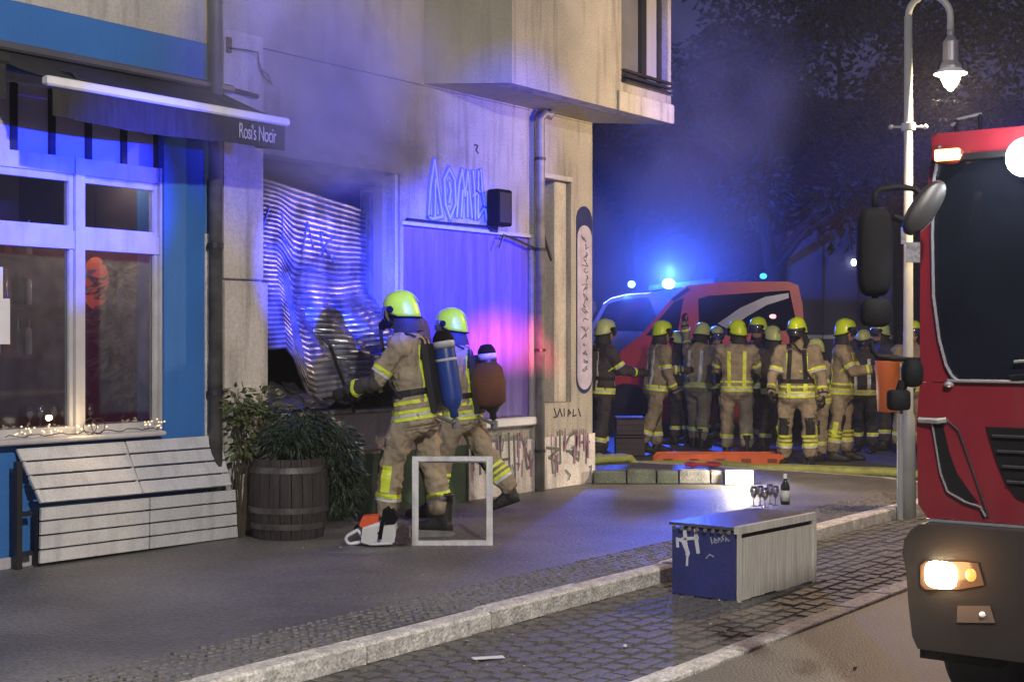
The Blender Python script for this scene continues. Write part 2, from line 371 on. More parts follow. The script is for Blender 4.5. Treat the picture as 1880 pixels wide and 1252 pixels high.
# ---- oriel
ZO = 3.90; OB = U(940, -.67); OC = U(1232, -.67)
WN = (U(1141, -.67), U(1226, -.67), Z(1141, 150, -.67), 7.2)
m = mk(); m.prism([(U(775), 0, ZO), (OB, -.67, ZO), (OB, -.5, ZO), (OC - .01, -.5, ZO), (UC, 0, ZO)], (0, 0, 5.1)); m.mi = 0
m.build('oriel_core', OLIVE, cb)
m = mk(); cells(m, OB + .002, OC, ZO - .002, 9, [WN], -.672, -.502); m.build('oriel_front', CREAM, cb)
bx('oriel_sill', CREAMD, cb, U(1133, -.67), OC + .02, -.70, -.674, ZO - .01, WN[2] - .1, bev=.008)
of = mk(); of.box(WN[0], WN[1], -.60, -.56, WN[2], WN[2] + .08); of.box(WN[0], WN[0] + .07, -.60, -.56, WN[2] + .08, 7.2)
mx = U(1180, -.6); of.box(mx - .05, mx + .05, -.62, -.56, WN[2] + .08, 7.2); of.box(WN[1] - .07, WN[1], -.60, -.56, WN[2] + .08, 7.2)
wf = of.build('window', DARKM, cb)
bx('pane', mat('curtained_pane', (.16, .16, .18), .25, var=.2), wf, WN[0] + .07, mx - .05, -.575, -.565, WN[2] + .08, 7.1)
bx('pane', mat('pale_curtain_pane', (.36, .36, .38), .3, var=.12, stretch=(12, 1, .4)), wf, mx + .05, WN[1] - .07, -.575, -.565, WN[2] + .08, 7.1)
for k in range(3): bx('window_rail', DARKM, cb, WN[0], WN[1] + .03, -.71 - .012 * k, -.675, WN[2] + .10 - .055 * k, WN[2] + .125 - .055 * k)
# ---- downpipe of the corner house
dp = mk(); ux = U(992, -.08)
dp.tube([(ux, -.08, .06), (ux, -.08, 3.72), (ux, -.08, 3.80), (ux + .05, -.10, 3.86), (ux + .11, -.12, 3.84), (ux + .14, -.13, 3.895)], .048, 12)
dpo = dp.build('downpipe', GREYM, cb, smooth=True)
for z in (.5, 1.5, 2.5, 3.4): mk().lathe([(.05, -.015), (.056, -.015), (.056, .015), (.05, .015)], (ux, -.08, z), 12).build('pipe_clamp', DARKM, dpo)
# small black lamp box on the wall
lb = thing('wall_speaker', 'slim black box fixed to the wall right of the blue graffiti letters', 'speaker box', (U(918), -.07, Z(918, 385)))
x0, x1 = U(906, -.1), U(931, -.1)
bx('housing', BLACK, lb, x0, x1, -.16, -.035, Z(918, 418), Z(918, 352), bev=.012); bx('bracket', DARKM, lb, x0 + .05, x1 - .05, -.034, -.003, Z(918, 428), Z(918, 410))
bx('grille', DARKM, lb, x0 + .02, x1 - .02, -.168, -.161, Z(918, 412), Z(918, 358))
# hook and hanging wire
hk = thing('wall_hook', 'rusty hook plate with a loose wire high on the pilaster', 'hook', (U(419, -.04), -.04, Z(419, 90, -.04)))
hk_m = mat('rust', (.13, .09, .05), .8, var=.4)
bx('plate', hk_m, hk, U(416, -.04), U(424, -.04), -.055, -.037, Z(419, 100), Z(419, 72))
mk().tube([onw(420, 88, -.06), onw(450, 92, -.07), onw(474, 97, -.07), onw(477, 120, -.07), onw(484, 140, -.06), onw(500, 155, -.05), onw(492, 138, -.05), onw(480, 128, -.05)], .006, 5).build('wire', DARKM, hk)
# long pill shaped plaque
pq = thing('pill_shaped_sign', 'tall pale pill shaped plaque scribbled over at the house corner', 'sign', (U(1072), -.03, 1.6))
def pill(u0, u1, z0, z1, w0, w1, n=12):
    r = (u1 - u0) / 2; c = (u0 + u1) / 2; p = []
    for k in range(n + 1): a = math.pi * k / n; p.append((c + r * math.cos(a), w0, z1 - r + r * math.sin(a)))
    for k in range(n + 1): a = math.pi + math.pi * k / n; p.append((c + r * math.cos(a), w0, z0 + r + r * math.sin(a)))
    return p
pu0, pu1, pz0, pz1 = U(1058), U(1087) - .005, Z(1072, 722), Z(1072, 379)
mk().prism(pill(pu0, pu1, pz0, pz1, -.002, 0), (0, -.007, 0)).build('border', mat('navy_enamel', (.03, .035, .12), .4), pq)
mk().prism(pill(pu0 + .010, pu1 - .010, pz0 + .04, pz1 - .2, -.0092, 0), (0, -.003, 0)).build('face', mat('purple_lit_sign_face', (.50, .46, .60), .5, var=.2, scale=8, dirt=.3), pq)  # whitish face tinted lilac for the purple light on it
INK = mat('black_marker_ink', (.04, .035, .05), .6); PLW = lambda w: (lambda a, b, h: V((a, w - h, b)))
sc = mk(); r2 = random.Random(3); zz = pz1 - .35; cu = (pu0 + pu1) / 2
while zz > pz0 + .2:
    ribbon(sc, [(cu + r2.uniform(-.07, .07), zz + r2.uniform(-.03, .05)) for _ in range(5)], .007, PLW(-.0122), .0005); zz -= .085
tag(sc.build('scribble', mat('thin_marker_ink', (.13, .11, .18), .6), pq), kind='stuff')
# ---- graffiti on the wall (flat paint strokes)
SPB = mat('blue_spray_paint', (.10, .16, .62), .6); SPL = mat('pale_blue_spray_paint', (.38, .42, .85), .6)
gr = thing('blue_graffiti', 'large pointed blue graffiti letters sprayed above the boarded window', 'graffiti', (U(835), -.002, 2.8))
def wp(px, py): p = onw(px, py, 0); return (p.x, p.z)
gA = [[(786, 398), (790, 340), (797, 294), (803, 340), (812, 398)], [(798, 398), (799, 330)], [(786, 398), (793, 402), (812, 398)],
      [(815, 330), (824, 310), (834, 330), (836, 375), (826, 402), (817, 375), (815, 330)], [(824, 335), (827, 350), (824, 372)],
      [(838, 398), (842, 340), (848, 312), (853, 360), (858, 315), (866, 400)], [(846, 398), (849, 350)], [(858, 398), (857, 352)],
      [(868, 315), (871, 355), (872, 402)], [(868, 360), (880, 352)], [(882, 312), (885, 350), (893, 404)], [(878, 315), (877, 400), (890, 380)]]
o1 = mk(); o2 = mk()
for st in gA:
    ribbon(o1, [wp(*p) for p in st], .062, PLW(0), .001); ribbon(o2, [wp(*p) for p in st], .022, PLW(0), .0062)
tag(o1.build('outline', SPB, gr), kind='stuff'); tag(o2.build('highlight', SPL, gr), kind='stuff')
sm = mk(); ribbon(sm, [wp(871, 266), wp(877, 268), wp(874, 276), wp(878, 282)], .015, PLW(0), .001); sm.build('tag_mark', INK, gr)
g2 = thing('plinth_graffiti', 'grey and mauve graffiti letters with drips on the white plinth', 'graffiti', (U(1000), -.03, .4))
def wq(px, py): p = onw(px, py, -.022); return (p.x, p.z)
GG = mat('grey_green_spray', (.11, .13, .12), .7); GM = mat('mauve_spray', (.30, .17, .24), .7); GR_ = mat('grey_spray', (.20, .20, .22), .7)
st1 = [[(880, 800), (882, 870)], [(866, 806), (868, 850)], [(918, 800), (920, 880)], [(918, 845), (934, 842)], [(934, 795), (936, 882)], [(944, 800), (946, 890)], [(954, 795), (976, 855), (968, 860), (962, 815)],
       [(1004, 822), (1027, 824), (1008, 840), (1027, 850)], [(1014, 848), (1015, 868)], [(1028, 790), (1029, 850)], [(1036, 822), (1046, 800), (1060, 792)], [(1040, 828), (1063, 830), (1062, 845), (1045, 828)], [(1065, 812), (1082, 811)]]
a = mk(); 
for s_ in st1: ribbon(a, [wq(*p) for p in s_], .028, PLW(-.022), .001)
tag(a.build('stroke', GG, g2), kind='stuff')
a = mk(); r2 = random.Random(9)
for k in range(46):
    px = r2.uniform(866, 1084)
    if 980 < px < 1002: continue
    y0 = r2.uniform(786, 850); ribbon(a, [wq(px, y0), wq(px + r2.uniform(-1, 1), y0 + r2.uniform(15, 42))], r2.uniform(.008, .035), PLW(-.022), .0062)
tag(a.build('drip', GM, g2), kind='stuff')
a = mk()
for k in range(14):
    px = r2.uniform(866, 1084); 
    if 975 < px < 1004: continue
    y0 = r2.uniform(790, 870); ribbon(a, [wq(px, y0), wq(px + r2.uniform(3, 9), y0 + r2.uniform(-10, 12)), wq(px + r2.uniform(0, 6), y0 + r2.uniform(5, 18))], .014, PLW(-.022), .0122)
tag(a.build('scribble', GR_, g2), kind='stuff')
a = mk()
for s_ in [[(1018, 750), (1022, 765), (1017, 766)], [(1024, 764), (1028, 750), (1032, 764)], [(1036, 750), (1036, 764)], [(1043, 764), (1044, 752), (1048, 758), (1044, 760)], [(1053, 752), (1052, 764), (1058, 762)], [(1062, 750), (1066, 764)]]:
    ribbon(a, [wp(*p) for p in s_], .014, PLW(0), .001)
tg = thing('black_tag_graffiti', 'small black scrawled tag under the narrow boarded window', 'graffiti', (U(1040), -.002, .8)); tag(a.build('stroke', INK, tg), kind='stuff')
# ---- bent roller shutter, slat by slat
rs = thing('roller_shutter', 'buckled grey metal roller shutter torn outwards from the burnt shop opening', 'roller shutter', (SH[0], .3, 3.0), None)
def sst(x): x = max(0, min(1, x)); return x * x * (3 - 2 * x)
def shut(s, t):
    top = 2.94 - .17 * s - .03 * s * s; bot = 1.56 - .46 * sst((s - .27) / .14) + .16 * sst((s - .7) / .3)
    z = top + (bot - top) * (t + .035 * math.sin(5 * s + 1) * t * t)
    out = sst((t - .42) / .58)
    w = .27 - .46 * out * (.05 + .95 * sst(s * 1.1)) + .05 * sst((t - .25) / .4) * (1 - abs(2 * s - 1)) - .03 * math.sin(math.pi * s) * math.sin(math.pi * min(1, t * 1.2)) 
    for (c, sl, dp_, wd) in ((.44, .55, .15, .055), (.66, .40, .12, .045), (.88, .22, .07, .035)):
        x = (s - c - sl * (t - .5)) / wd; w += dp_ * sst((t - .42) / .4) * math.exp(-x * x) * (1 if c != .46 else -.7)
    w += .007 * noise.noise(V((s * 5, t * 5, 0))) * (1 + 2 * out)
    u = SH[0] + .004 + s * (SH[1] - SH[0] - .16) + .40 * out * s * s
    w -= .16 * out * sst((s - .6) / .4)
    return V((u, w, z))
NS = 36; NC = 26
for k in range(NS):
    mb_ = mk(); prof = [(0.0, .002), (.25, .011), (.6, .012), (.9, .003), (.98, -.002)]
    t0 = k / NS; vs = []
    for i in range(NC + 1):
        s = i / NC; a = shut(s, t0); b = shut(s, t0 + 1 / NS)
        nrm = (shut(min(1, s + .01), t0) - shut(max(0, s - .01), t0)).cross(b - a).normalized()
        if nrm.y > 0: nrm = -nrm
        for f, h in prof: vs.append(a.lerp(b, f) + nrm * h)
    for i in range(NC + 1):
        for j in range(len(prof)): vs.append(vs[i * len(prof) + j] + V((0, .004, 0)))
    n = len(prof); off = (NC + 1) * n; fs = []
    for i in range(NC):
        for j in range(n - 1):
            q = (i * n + j, i * n + j + 1, (i + 1) * n + j + 1, (i + 1) * n + j); fs.append(q); fs.append(tuple(off + x for x in q[::-1]))
    mb_.add(vs, fs); mb_.build('slat', SHUT, rs)
sp = mk()
def pls(a, b, h): p = shut(a, b); return p + V((0, -.016 - h, 0))
for s_ in [[(.12, .12), (.16, .3), (.22, .14)], [(.3, .16), (.3, .32), (.38, .3)], [(.45, .3), (.5, .15), (.55, .3)], [(.62, .32), (.6, .18), (.7, .2), (.62, .25), (.72, .33)], [(.2, .4), (.5, .37), (.85, .42)]]:
    q = []
    for i in range(len(s_) - 1):
        for j in range(8): q.append((s_[i][0] + (s_[i+1][0] - s_[i][0]) * j / 8, s_[i][1] + (s_[i+1][1] - s_[i][1]) * j / 8))
    ribbon(sp, q, .006, pls, .001)
tag(sp.build('scribble', mat('faded_marker_ink', (.10, .10, .13), .6), rs), kind='stuff')
bx('guide_rail', GREYM, rs, SH[1] - .155, SH[1] - .105, .22, .30, 1.6, 2.9)
mk().tube([(SH[1] - .13, .2, 1.62), (SH[1] - .16, .05, 1.35), (SH[1] - .1, -.12, 1.2)], .02, 6).build('bent_rail', DARKM, rs)
# crumpled sheet metal in the lower opening
db = thing('crumpled_metal', 'crumpled scorched sheet metal lying on the sill below the shutter', 'debris', (U(590), .05, 1.05))
for q in range(3):
    m = mk(); nu, nv = 26, 7; vs = []; ua, ub = SH[0] + .05 + .45 * q, SH[0] + .75 + .45 * q
    for i in range(nu + 1):
        for j in range(nv + 1):
            a, b = i / nu, j / nv; p = V((ua + (ub - ua) * a, .30 - .34 * b + .02 * q, 1.02 + .19 * (1 - b) + .02 * q))
            k = noise.noise_vector(p * 5 + V((q * 7, 0, 0))) * .07 + noise.noise_vector(p * 14) * .025; vs.append(p + V((k.x * .3, k.y, abs(k.z) + .01)))
    fs = [(i * (nv + 1) + j, (i + 1) * (nv + 1) + j, (i + 1) * (nv + 1) + j + 1, i * (nv + 1) + j + 1) for i in range(nu) for j in range(nv)]
    n0 = len(vs); vs += [v + V((0, .005, -.005)) for v in vs]; fs += [tuple(n0 + x for x in f[::-1]) for f in fs]
    m.add(vs, fs); m.build('metal_sheet', mat('scorched_sheet_metal', (.10, .10, .105), .38, .6, var=.7, scale=5, bump=.3, dirt=.6), db)

# ================================================================== SHOP HOUSE (blue, left)
hs = thing('blue_shop_house', 'blue painted shop house with cream upper wall and white framed window', 'house')
WH = (U(-70), U(302), .90, 3.36)
m = mk(); cells(m, -14, UP - .02, .10, 3.82, [WH], .0, .3); m.build('wall', BLUEW, hs)
bx('upper_wall', CREAMD, hs, -14, UP - .02, -.0, 2.5, 3.822, 9); bx('rear_block', CREAMD, hs, -14, UP - .003, 2.5, 12, .1, 9)
bx('base_strip', WHITEF, hs, -14, UP - .05, -.04, -.001, .08, .17, bev=.01)
bx('party_strip', PLINTH, hs, U(376), UP - .06, -.012, -.001, .12, Z(385, 430))
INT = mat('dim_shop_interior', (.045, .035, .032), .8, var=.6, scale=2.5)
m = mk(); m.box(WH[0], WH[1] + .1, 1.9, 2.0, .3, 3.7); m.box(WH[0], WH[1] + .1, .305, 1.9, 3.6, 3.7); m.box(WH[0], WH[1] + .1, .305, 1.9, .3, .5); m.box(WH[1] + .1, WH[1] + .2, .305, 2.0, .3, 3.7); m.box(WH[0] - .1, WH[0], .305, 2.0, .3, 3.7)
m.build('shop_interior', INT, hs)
# white window: rails, mullions, fanlights
wz = dict(rt=(Z(140, 321, .05), Z(140, 291, .05)), tr=(Z(140, 458, .05), Z(140, 425, .05)), bt=(.905, 1.0))
win = mk(); xa, xb = WH[0] + .005, WH[1] - .005
mu0, mu1 = U(134, .05), U(151, .05)
for z0, z1 in (wz['rt'], wz['tr'], wz['bt']): win.box(xa, mu0, .03, .11, z0, z1); win.box(mu1, U(289, .05), .03, .11, z0, z1)
win.box(mu0, mu1, .015, .12, .905, wz['rt'][1]); win.box(U(289, .05), xb, .015, .12, .905, wz['rt'][1])
for (a, b) in ((xa, mu0), (mu1, U(289, .05))):   # inner sash frames
    zt0, zt1 = wz['tr'][1], wz['rt'][0]
    win.box(a + .002, b - .002, .045, .095, zt1 - .05, zt1 - .001); win.box(a + .002, b - .002, .045, .095, zt0 + .001, zt0 + .035)
    win.box(b - .035, b - .002, .045, .095, zt0 + .035, zt1 - .05)
    win.box(b - .03, b - .002, .045, .095, wz['bt'][1] + .001, wz['tr'][0] - .001)
wfm = win.build('window', WHITEF, hs)
for (a, b) in ((xa, mu0), (mu1, U(289, .05))):
    bx('pane', GLASS, wfm, a + .003, b - .036, .068, .074, wz['tr'][1] + .036, wz['rt'][0] - .051); bx('pane', GLASS, wfm, a + .003, b - .031, .068, .074, wz['bt'][1] + .001, wz['tr'][0] - .002)
bx('window_sill', WHITEF, hs, WH[0], U(296, -.05), -.11, .029, .905, .94, bev=.01)
FANP = mat('frosted_fanlight', (.50, .46, .56), .35, var=.1)
fx = [U(p, .09) for p in (-110, -42, 25, 95, 162, 227, 288)]
for i in range(len(fx) - 1):
    bx('fanlight', FANP, hs, fx[i] + .022, fx[i+1] - .022, .10, .12, wz['rt'][1] + .002, 3.34)
    bx('fanlight_mullion', DARKM, hs, fx[i+1] - .021, fx[i+1] + .021, .07, .12, wz['rt'][1] + .002, 3.35)
bx('window_head', WHITEF, hs, WH[0], WH[1] - .01, .03, .13, 3.30, 3.358)
# poster slips on the left pane
for (a, b, c, d) in ((-25, 6, 490, 548), (-25, 19, 548, 632)):
    tag(bx('paper_notice', mat('white_paper', (.7, .7, .74), .8), None, U(a, .06), U(b, .06), .060, .064, Z(0, d, .06), Z(0, c, .06)), {6: 'small pale notice taped high on the left shop pane', 19: 'larger white notice taped below the small one on the left shop pane'}[b], 'notice')
# party wall downpipe
ux2 = U(397, -.09); d2 = tag(mk().tube([(ux2, -.085, .08), (ux2, -.085, 8.5)], .052, 12).build('downpipe', mat('sooty_zinc', (.12, .12, .115), .6, .4, var=.5, scale=6, dirt=.5), hs, smooth=True))
for z in (1.2, 2.3, 3.3, 4.3): mk().lathe([(.053, -.02), (.062, -.02), (.062, .02), (.053, .02)], (ux2, -.085, z), 12).build('pipe_clamp', DARKM, d2)
bx('dark_strip', SOOT, hs, U(388), UP + .01, -.03, -.013, .12, Z(396, 330))  # near-black strip behind the downpipe
# ---- awning
aw = thing('awning', 'black shop awning with white front bar and a lettered valance over the window', 'awning', (-5.2, -.3, 3.3))
uL, uR = U(78, -.70), -4.22; zb = Z(520, 226, -.70); zw = Z(400, 168, 0)
NA = 26; vs = []
for i in range(NA + 1):
    for j in range(7):
        a, b = i / NA, j / 6; vs.append(V((uL + (uR - uL) * a, -.02 - .68 * b, zw + (zb + .03 - zw) * b - .025 * math.sin(math.pi * b) * (1 + .2 * math.sin(a * 30)))))
fs = [(i * 7 + j, (i + 1) * 7 + j, (i + 1) * 7 + j + 1, i * 7 + j + 1) for i in range(NA) for j in range(6)]; n0 = len(vs)
vs += [v - V((0, 0, .006)) for v in vs]; fs += [tuple(n0 + x for x in f[::-1]) for f in fs]
mk().add(vs, fs).build('canopy', CANVAS, aw, smooth=True)
bx('front_bar', WHITEL, aw, uL, uR + .02, -.75, -.70, zb - .028, zb + .032, bev=.012)
hv = .175
vs = []; NA = 90
for i in range(NA + 1):
    a = i / NA
    for j in range(5):
        b = j / 4; vs.append(V((uL + .06 + (uR - uL - .06) * a, -.722 + .010 * math.sin(a * 55 + math.sin(a * 17) * 2) * b, zb - .03 - (hv + .05 * math.sin(math.pi * min(1, a * 1.4)) * .5) * b)))
fs = [(i * 5 + j, (i + 1) * 5 + j, (i + 1) * 5 + j + 1, i * 5 + j + 1) for i in range(NA) for j in range(4)]; n0 = len(vs)
vs += [v + V((0, .004, 0)) for v in vs]; fs += [tuple(n0 + x for x in f[::-1]) for f in fs]
mk().add(vs, fs).build('valance', CANVAS, aw, smooth=True)
mk().prism([(uR, -.02, zw - .01), (uR, -.72, zb), (uR, -.72, zb - .2), (uR, -.42, zb - .16)], (-.006, 0, 0)).build('side_flap', CANVAS, aw)
bx('cassette', mat('grey_cassette', (.15, .15, .17), .4, .5), aw, WH[0], uR + .1, -.09, -.003, zw - .01, zw + .05, bev=.015)
mk().tube([(uR + .1, -.05, zw + .02), (uR + .35, -.08, zw - .0)], .018, 6).build('arm_stub', DARKM, aw)
for uu in (uL + .35, uR - .3): mk().tube([(uu, -.05, zw - .08), (uu + .1, -.4, zw - .16), (uu, -.69, zb - .01)], .016, 6).build('folding_arm', DARKM, aw)
fc = bpy.data.curves.new('lettering', 'FONT'); fc.body = "Rosi's Nocir"; fc.size = .155; fc.extrude = .0015; fc.space_character = .92
fo = bpy.data.objects.new('lettering', fc); COL.objects.link(fo); fo.parent = aw; fc.materials.append(mat('faded_white_print', (.42, .42, .44), .8))
tl = onw(439, 262, -.74); fo.scale = (.52, 1, 1)
fo.location = V((tl.x, -.738, zb - .165)) - aw.location; fo.rotation_euler = (R(90), 0, 0)
_dg = bpy.context.evaluated_depsgraph_get(); _me = bpy.data.meshes.new_from_object(fo.evaluated_get(_dg)); _l, _r, _s = fo.location.copy(), fo.rotation_euler.copy(), fo.scale.copy(); bpy.data.objects.remove(fo)
fo = bpy.data.objects.new('lettering', _me); COL.objects.link(fo); fo.parent = aw; fo.location = _l; fo.rotation_euler = _r; fo.scale = _s; fo['kind'] = 'stuff'
a2 = thing('awning', 'folded black awning edge left of the lettered awning', 'awning', (-7, -.2, 3.3))
bx('canopy', CANVAS, a2, U(-140, -.4), uL - .03, -.42, -.1, zw - .18, zw - .1, bev=.02); bx('valance', CANVAS, a2, U(-140, -.4), uL - .06, -.415, -.40, zw - .40, zw - .18)
# ---- things inside the shop window
def leafy(name, m, par, blobs, n, ls, seed=1, droop=0.0, narrow=.3, smoothn=False):
    r = random.Random(seed); b = mk()
    for k in range(n):
        c, rad, wt = blobs[k % len(blobs)]
        d = V((r.gauss(0, 1), r.gauss(0, 1), r.gauss(0, 1))).normalized() * (r.random() ** .45)
        p = V(c) + V((d.x * rad[0], d.y * rad[1], d.z * rad[2]))
        L = ls * r.uniform(.6, 1.4); dr = (V((d.x, d.y, d.z * .5)) + V((r.uniform(-.5, .5), r.uniform(-.5, .5), r.uniform(-.3, .3) - droop))).normalized()
        sd = dr.cross(V((r.uniform(-1, 1), r.uniform(-1, 1), r.uniform(-.2, 1)))).normalized() * L * narrow
        nn = dr.cross(sd).normalized() * L * .08
        b.add([p, p + dr * L * .5 + sd * .5 + nn, p + dr * L - nn * droop * 3, p + dr * L * .5 - sd * .5 + nn], [(0, 1, 2), (0, 2, 3)])
    return b.build(name, m, par)
LEAFD = mat('dark_green_leaf', (.028, .052, .024), .55, var=.6, scale=9); LEAFL = mat('mid_green_leaf', (.09, .12, .035), .55, var=.5, scale=9)
hp = thing('house_plant', 'tall leafy potted plant inside the right shop pane', 'plant', (U(235, .6), .6, .5))
pu = U(228, .6)
leafy('foliage', LEAFL, hp, [((pu, .55, 1.55), (.22, .2, .35), 1), ((pu + .1, .5, 1.25), (.2, .2, .3), 1), ((pu - .12, .55, 1.95), (.16, .2, .25), 1)], 520, .13, 4, .4, .35)
mk().lathe([(.1, .5), (.14, .5), (.17, .85), (.15, .85), (.14, .8)], (pu, .6, 0), 14).build('pot', mat('clay_pot', (.2, .09, .05), .8), hp, smooth=True); mk().tube([(pu, .6, .8), (pu - .03, .58, 1.5), (pu - .1, .58, 2.1)], .015, 5).build('stem', mat('bark', (.07, .05, .035), .9, var=.4, bump=.5), hp)
ol = thing('paper_lantern', 'round orange lantern glowing inside the shop behind the mullion', 'lantern', (U(176, .7), .7, Z(176, 520, .7)))
mk().ell(ol.location, (.10, .10, .20)).build('shade', mat('orange_lantern_paper', (.5, .12, .04), .8, emit=(1, .14, .04), es=.3), ol, smooth=True)
mk().tube([V(ol.location) + V((0, 0, .18)), V(ol.location) + V((0, 0, .9))], .006, 5).build('cord', BLACK, ol)
tb = thing('shop_counter', 'dark table standing behind the left shop pane', 'table', (U(60, .9), .9, .5))
bx('tabletop', mat('dark_wood', (.07, .045, .03), .6, var=.4), tb, U(-80, .9), U(120, .9), .6, 1.2, 1.18, 1.22, bev=.01)
for uu in (U(-70, .9), U(112, .9)):
    for ww in (.64, 1.16): bx('leg', DARKM, tb, uu - .02, uu + .02, ww - .02, ww + .02, .5, 1.178)
GL = mk(); gp = [(.03, 0), (.032, .004), (.005, .01), (.004, .07), (.02, .085), (.034, .12), (.036, .15), (.029, .19), (.027, .19), (.033, .15), (.03, .122), (.0035, .085)]
GL.lathe(gp, n=14)
gl0 = GL.build('wine_glass', CLEAR, None, smooth=True)
def put_glass(p, label, first, grp, s=1):
    o = gl0 if first else gl0.copy()
    if not first: COL.objects.link(o)
    o.location = p; o.scale = (s, s, s); tag(o, label, 'glass', grp); return o
lg = ['leftmost wine glass on the inner shop sill', 'wine glass second from left on the inner shop sill', 'wine glass third from left on the inner shop sill', 'wine glass just left of the window mullion', 'wine glass just right of the window mullion']
for i, px in enumerate((55, 78, 99, 120, 166)): put_glass(V((U(px, .2), .2 + .02 * (i % 2), 1.0)), lg[i], i == 0, 'wine glasses on the shop window sill', .75)
bx('inner_sill', WHITEF, hs, WH[0], WH[1] - .02, .125, .30, .96, .998)
fl = tag(mk().build('sill_glints', None, None) if False else None) if False else None
b = mk(); r2 = random.Random(5)
for i in range(44):
    px = rnd.choice([r2.uniform(20, 120), r2.uniform(30, 190), r2.uniform(255, 296)]); p = onw(px, r2.uniform(778, 802) - (px / 300) * 8, .0); p.y = r2.uniform(-.09, -.03); p.z = max(.955, p.z * .3 + .955 * .7 + r2.uniform(0, .06))
    b.ell(p, (.007, .007, .007), 5)
fo = b.build('sill_glints', mat('warm_glint', (.8, .7, .5), .3, emit=(1, .78, .45), es=.7), None, smooth=True); tag(fo, 'small glowing glints of glassware along the shop window sill', 'glints', kind='stuff')  # glowing beads stand for glints on the sill glassware
b = mk(); b.tube([(U(10 + i * 12, -.05), -.05 + .03 * math.sin(i * 2.1), .948 + .01 * (1 + math.sin(i * 1.7))) for i in range(24)], .003, 4); b.build('wire', BLACK, fo)
sp_ = thing('bent_wire_rings', 'two thin metal rings leaning on the window sill', 'ornament', (U(175, -.06), -.06, .99))
for px in (166, 181): mk().tube([(U(px, -.06) + .055 * math.cos(t), -.06, .998 + .055 * math.sin(t)) for t in [2 * math.pi * k / 20 for k in range(20)]], .003, 5, closed=True).build('ring', DARKM, sp_)
light('warm_sill_light', 'POINT', (U(120, .1), -.14, 1.05), 1.2, (1, .7, .35), fo, .02)  # unseen point lamp for the warm light along the sill
light('added_room_light', 'POINT', (U(200, .5), .45, 2.9), 20, (1, .72, .5), ol, .1)  # unseen lamp added to brighten the things inside the shop

sf = thing('bottle_shelf', 'wall shelf with bottles deep inside the left part of the shop', 'shelf', (U(60, 1.8), 1.8, 1.5))
WOODD = MATS['dark_wood']
for z in (1.45, 1.85, 2.25): bx('shelf_board', WOODD, sf, U(-60, 1.8), U(118, 1.8), 1.66, 1.898, z, z + .03)
for uu in (U(-60, 1.8), U(118, 1.8)): bx('upright', WOODD, sf, uu - .03, uu - .001, 1.66, 1.898, .5, 2.5)
bm_ = [mat('green_bottle', (.03, .10, .04), .15, spec=.8), mat('amber_bottle', (.16, .06, .015), .15, spec=.8), mat('clear_bottle', (.3, .32, .32), .15, spec=.8)]
b0_ = {}
for k in range(21):
    row, c_ = divmod(k, 7); z = (1.48, 1.88, 2.28)[row]; mi = (k * 5 + row) % 3
    if mi not in b0_: b0_[mi] = o = mk().lathe([(.005, 0), (.038, 0), (.04, .01), (.04, .17), (.03, .20), (.013, .22), (.012, .28), (.006, .285)], n=12).build('bottle', bm_[mi], None, smooth=True)
    else: o = b0_[mi].copy(); COL.objects.link(o)
    o.location = (U(-30 + 21 * c_, 1.76) + .01 * (k % 3), 1.76, z + .001)
    tag(o, 'bottle number %s from the left on the %s board of the shelf inside the shop' % (['one', 'two', 'three', 'four', 'five', 'six', 'seven'][c_], ['lowest', 'middle', 'top'][row]), 'bottle', 'bottles on the shop shelf')
# ================================================================== BENCH
bn = thing('folding_bench', 'white slatted wooden bench with its seat tipped up against the blue wall', 'bench', (-5, -.2, .1))
def panel(BL, BR, TL, TR, bays, rows, gap=.013, th=.022, m=SLATW, par=None, name='slat', jitter=.0015):
    BL, BR, TL, TR = map(V, (BL, BR, TL, TR)); nrm = (BR - BL).cross(TL - BL).normalized()
    if nrm.y < 0: nrm = -nrm
    def P(a, b): return BL.lerp(BR, a).lerp(TL.lerp(TR, a), b)
    for i in range(bays):
        for j in range(rows):
            Lu = (BR - BL).length; Lv = (TL - BL).length
            a0, a1 = i / bays + gap / 2 / Lu, (i + 1) / bays - gap / 2 / Lu; b0, b1 = j / rows + gap / 2 / Lv, (j + 1) / rows - gap / 2 / Lv
            j_ = rnd.uniform(-jitter, jitter) * nrm; e = .004
            q = [P(a0, b0), P(a1, b0), P(a1, b1), P(a0, b1)]; c = sum(q, V()) / 4
            fr = [p + (c - p).normalized() * e * 1.5 + j_ for p in q]; mid = [p + nrm * e + j_ for p in q]; bk = [p + nrm * th + j_ for p in q]
            mb_ = mk(); mb_.add(fr + mid + bk, [(0, 1, 2, 3), (8, 11, 10, 9)] + [(k, (k + 1) % 4, 4 + (k + 1) % 4, 4 + k) for k in range(4)] + [(4 + k, 4 + (k + 1) % 4, 8 + (k + 1) % 4, 8 + k) for k in range(4)])
            mb_.build(name, m, par)
panel(onw(73, 1036, -.17), onw(450, 985, -.15), onw(76, 931, -.19), onw(450, 896, -.16), 2, 4, par=bn)
lo0, lo1, up0, up1 = onw(76, 924, -.21), onw(428, 891, -.19), onw(30, 822, -.045), onw(404, 797, -.045)
panel(lo0, lo1, up0, up1, 2, 4, par=bn)
for f in (.02, .5, .97):
    a = lo0.lerp(lo1, f); c = up0.lerp(up1, f); mk().tube([a + V((0, .035, .01)), c + V((0, .026, -.02))], .014, 6).build('batten', SLATW, bn)
for uu in (-5.9, -4.98, -4.15):
    bx('leg', DARKM, bn, uu, uu + .03, -.125, -.095, .1, .47); 
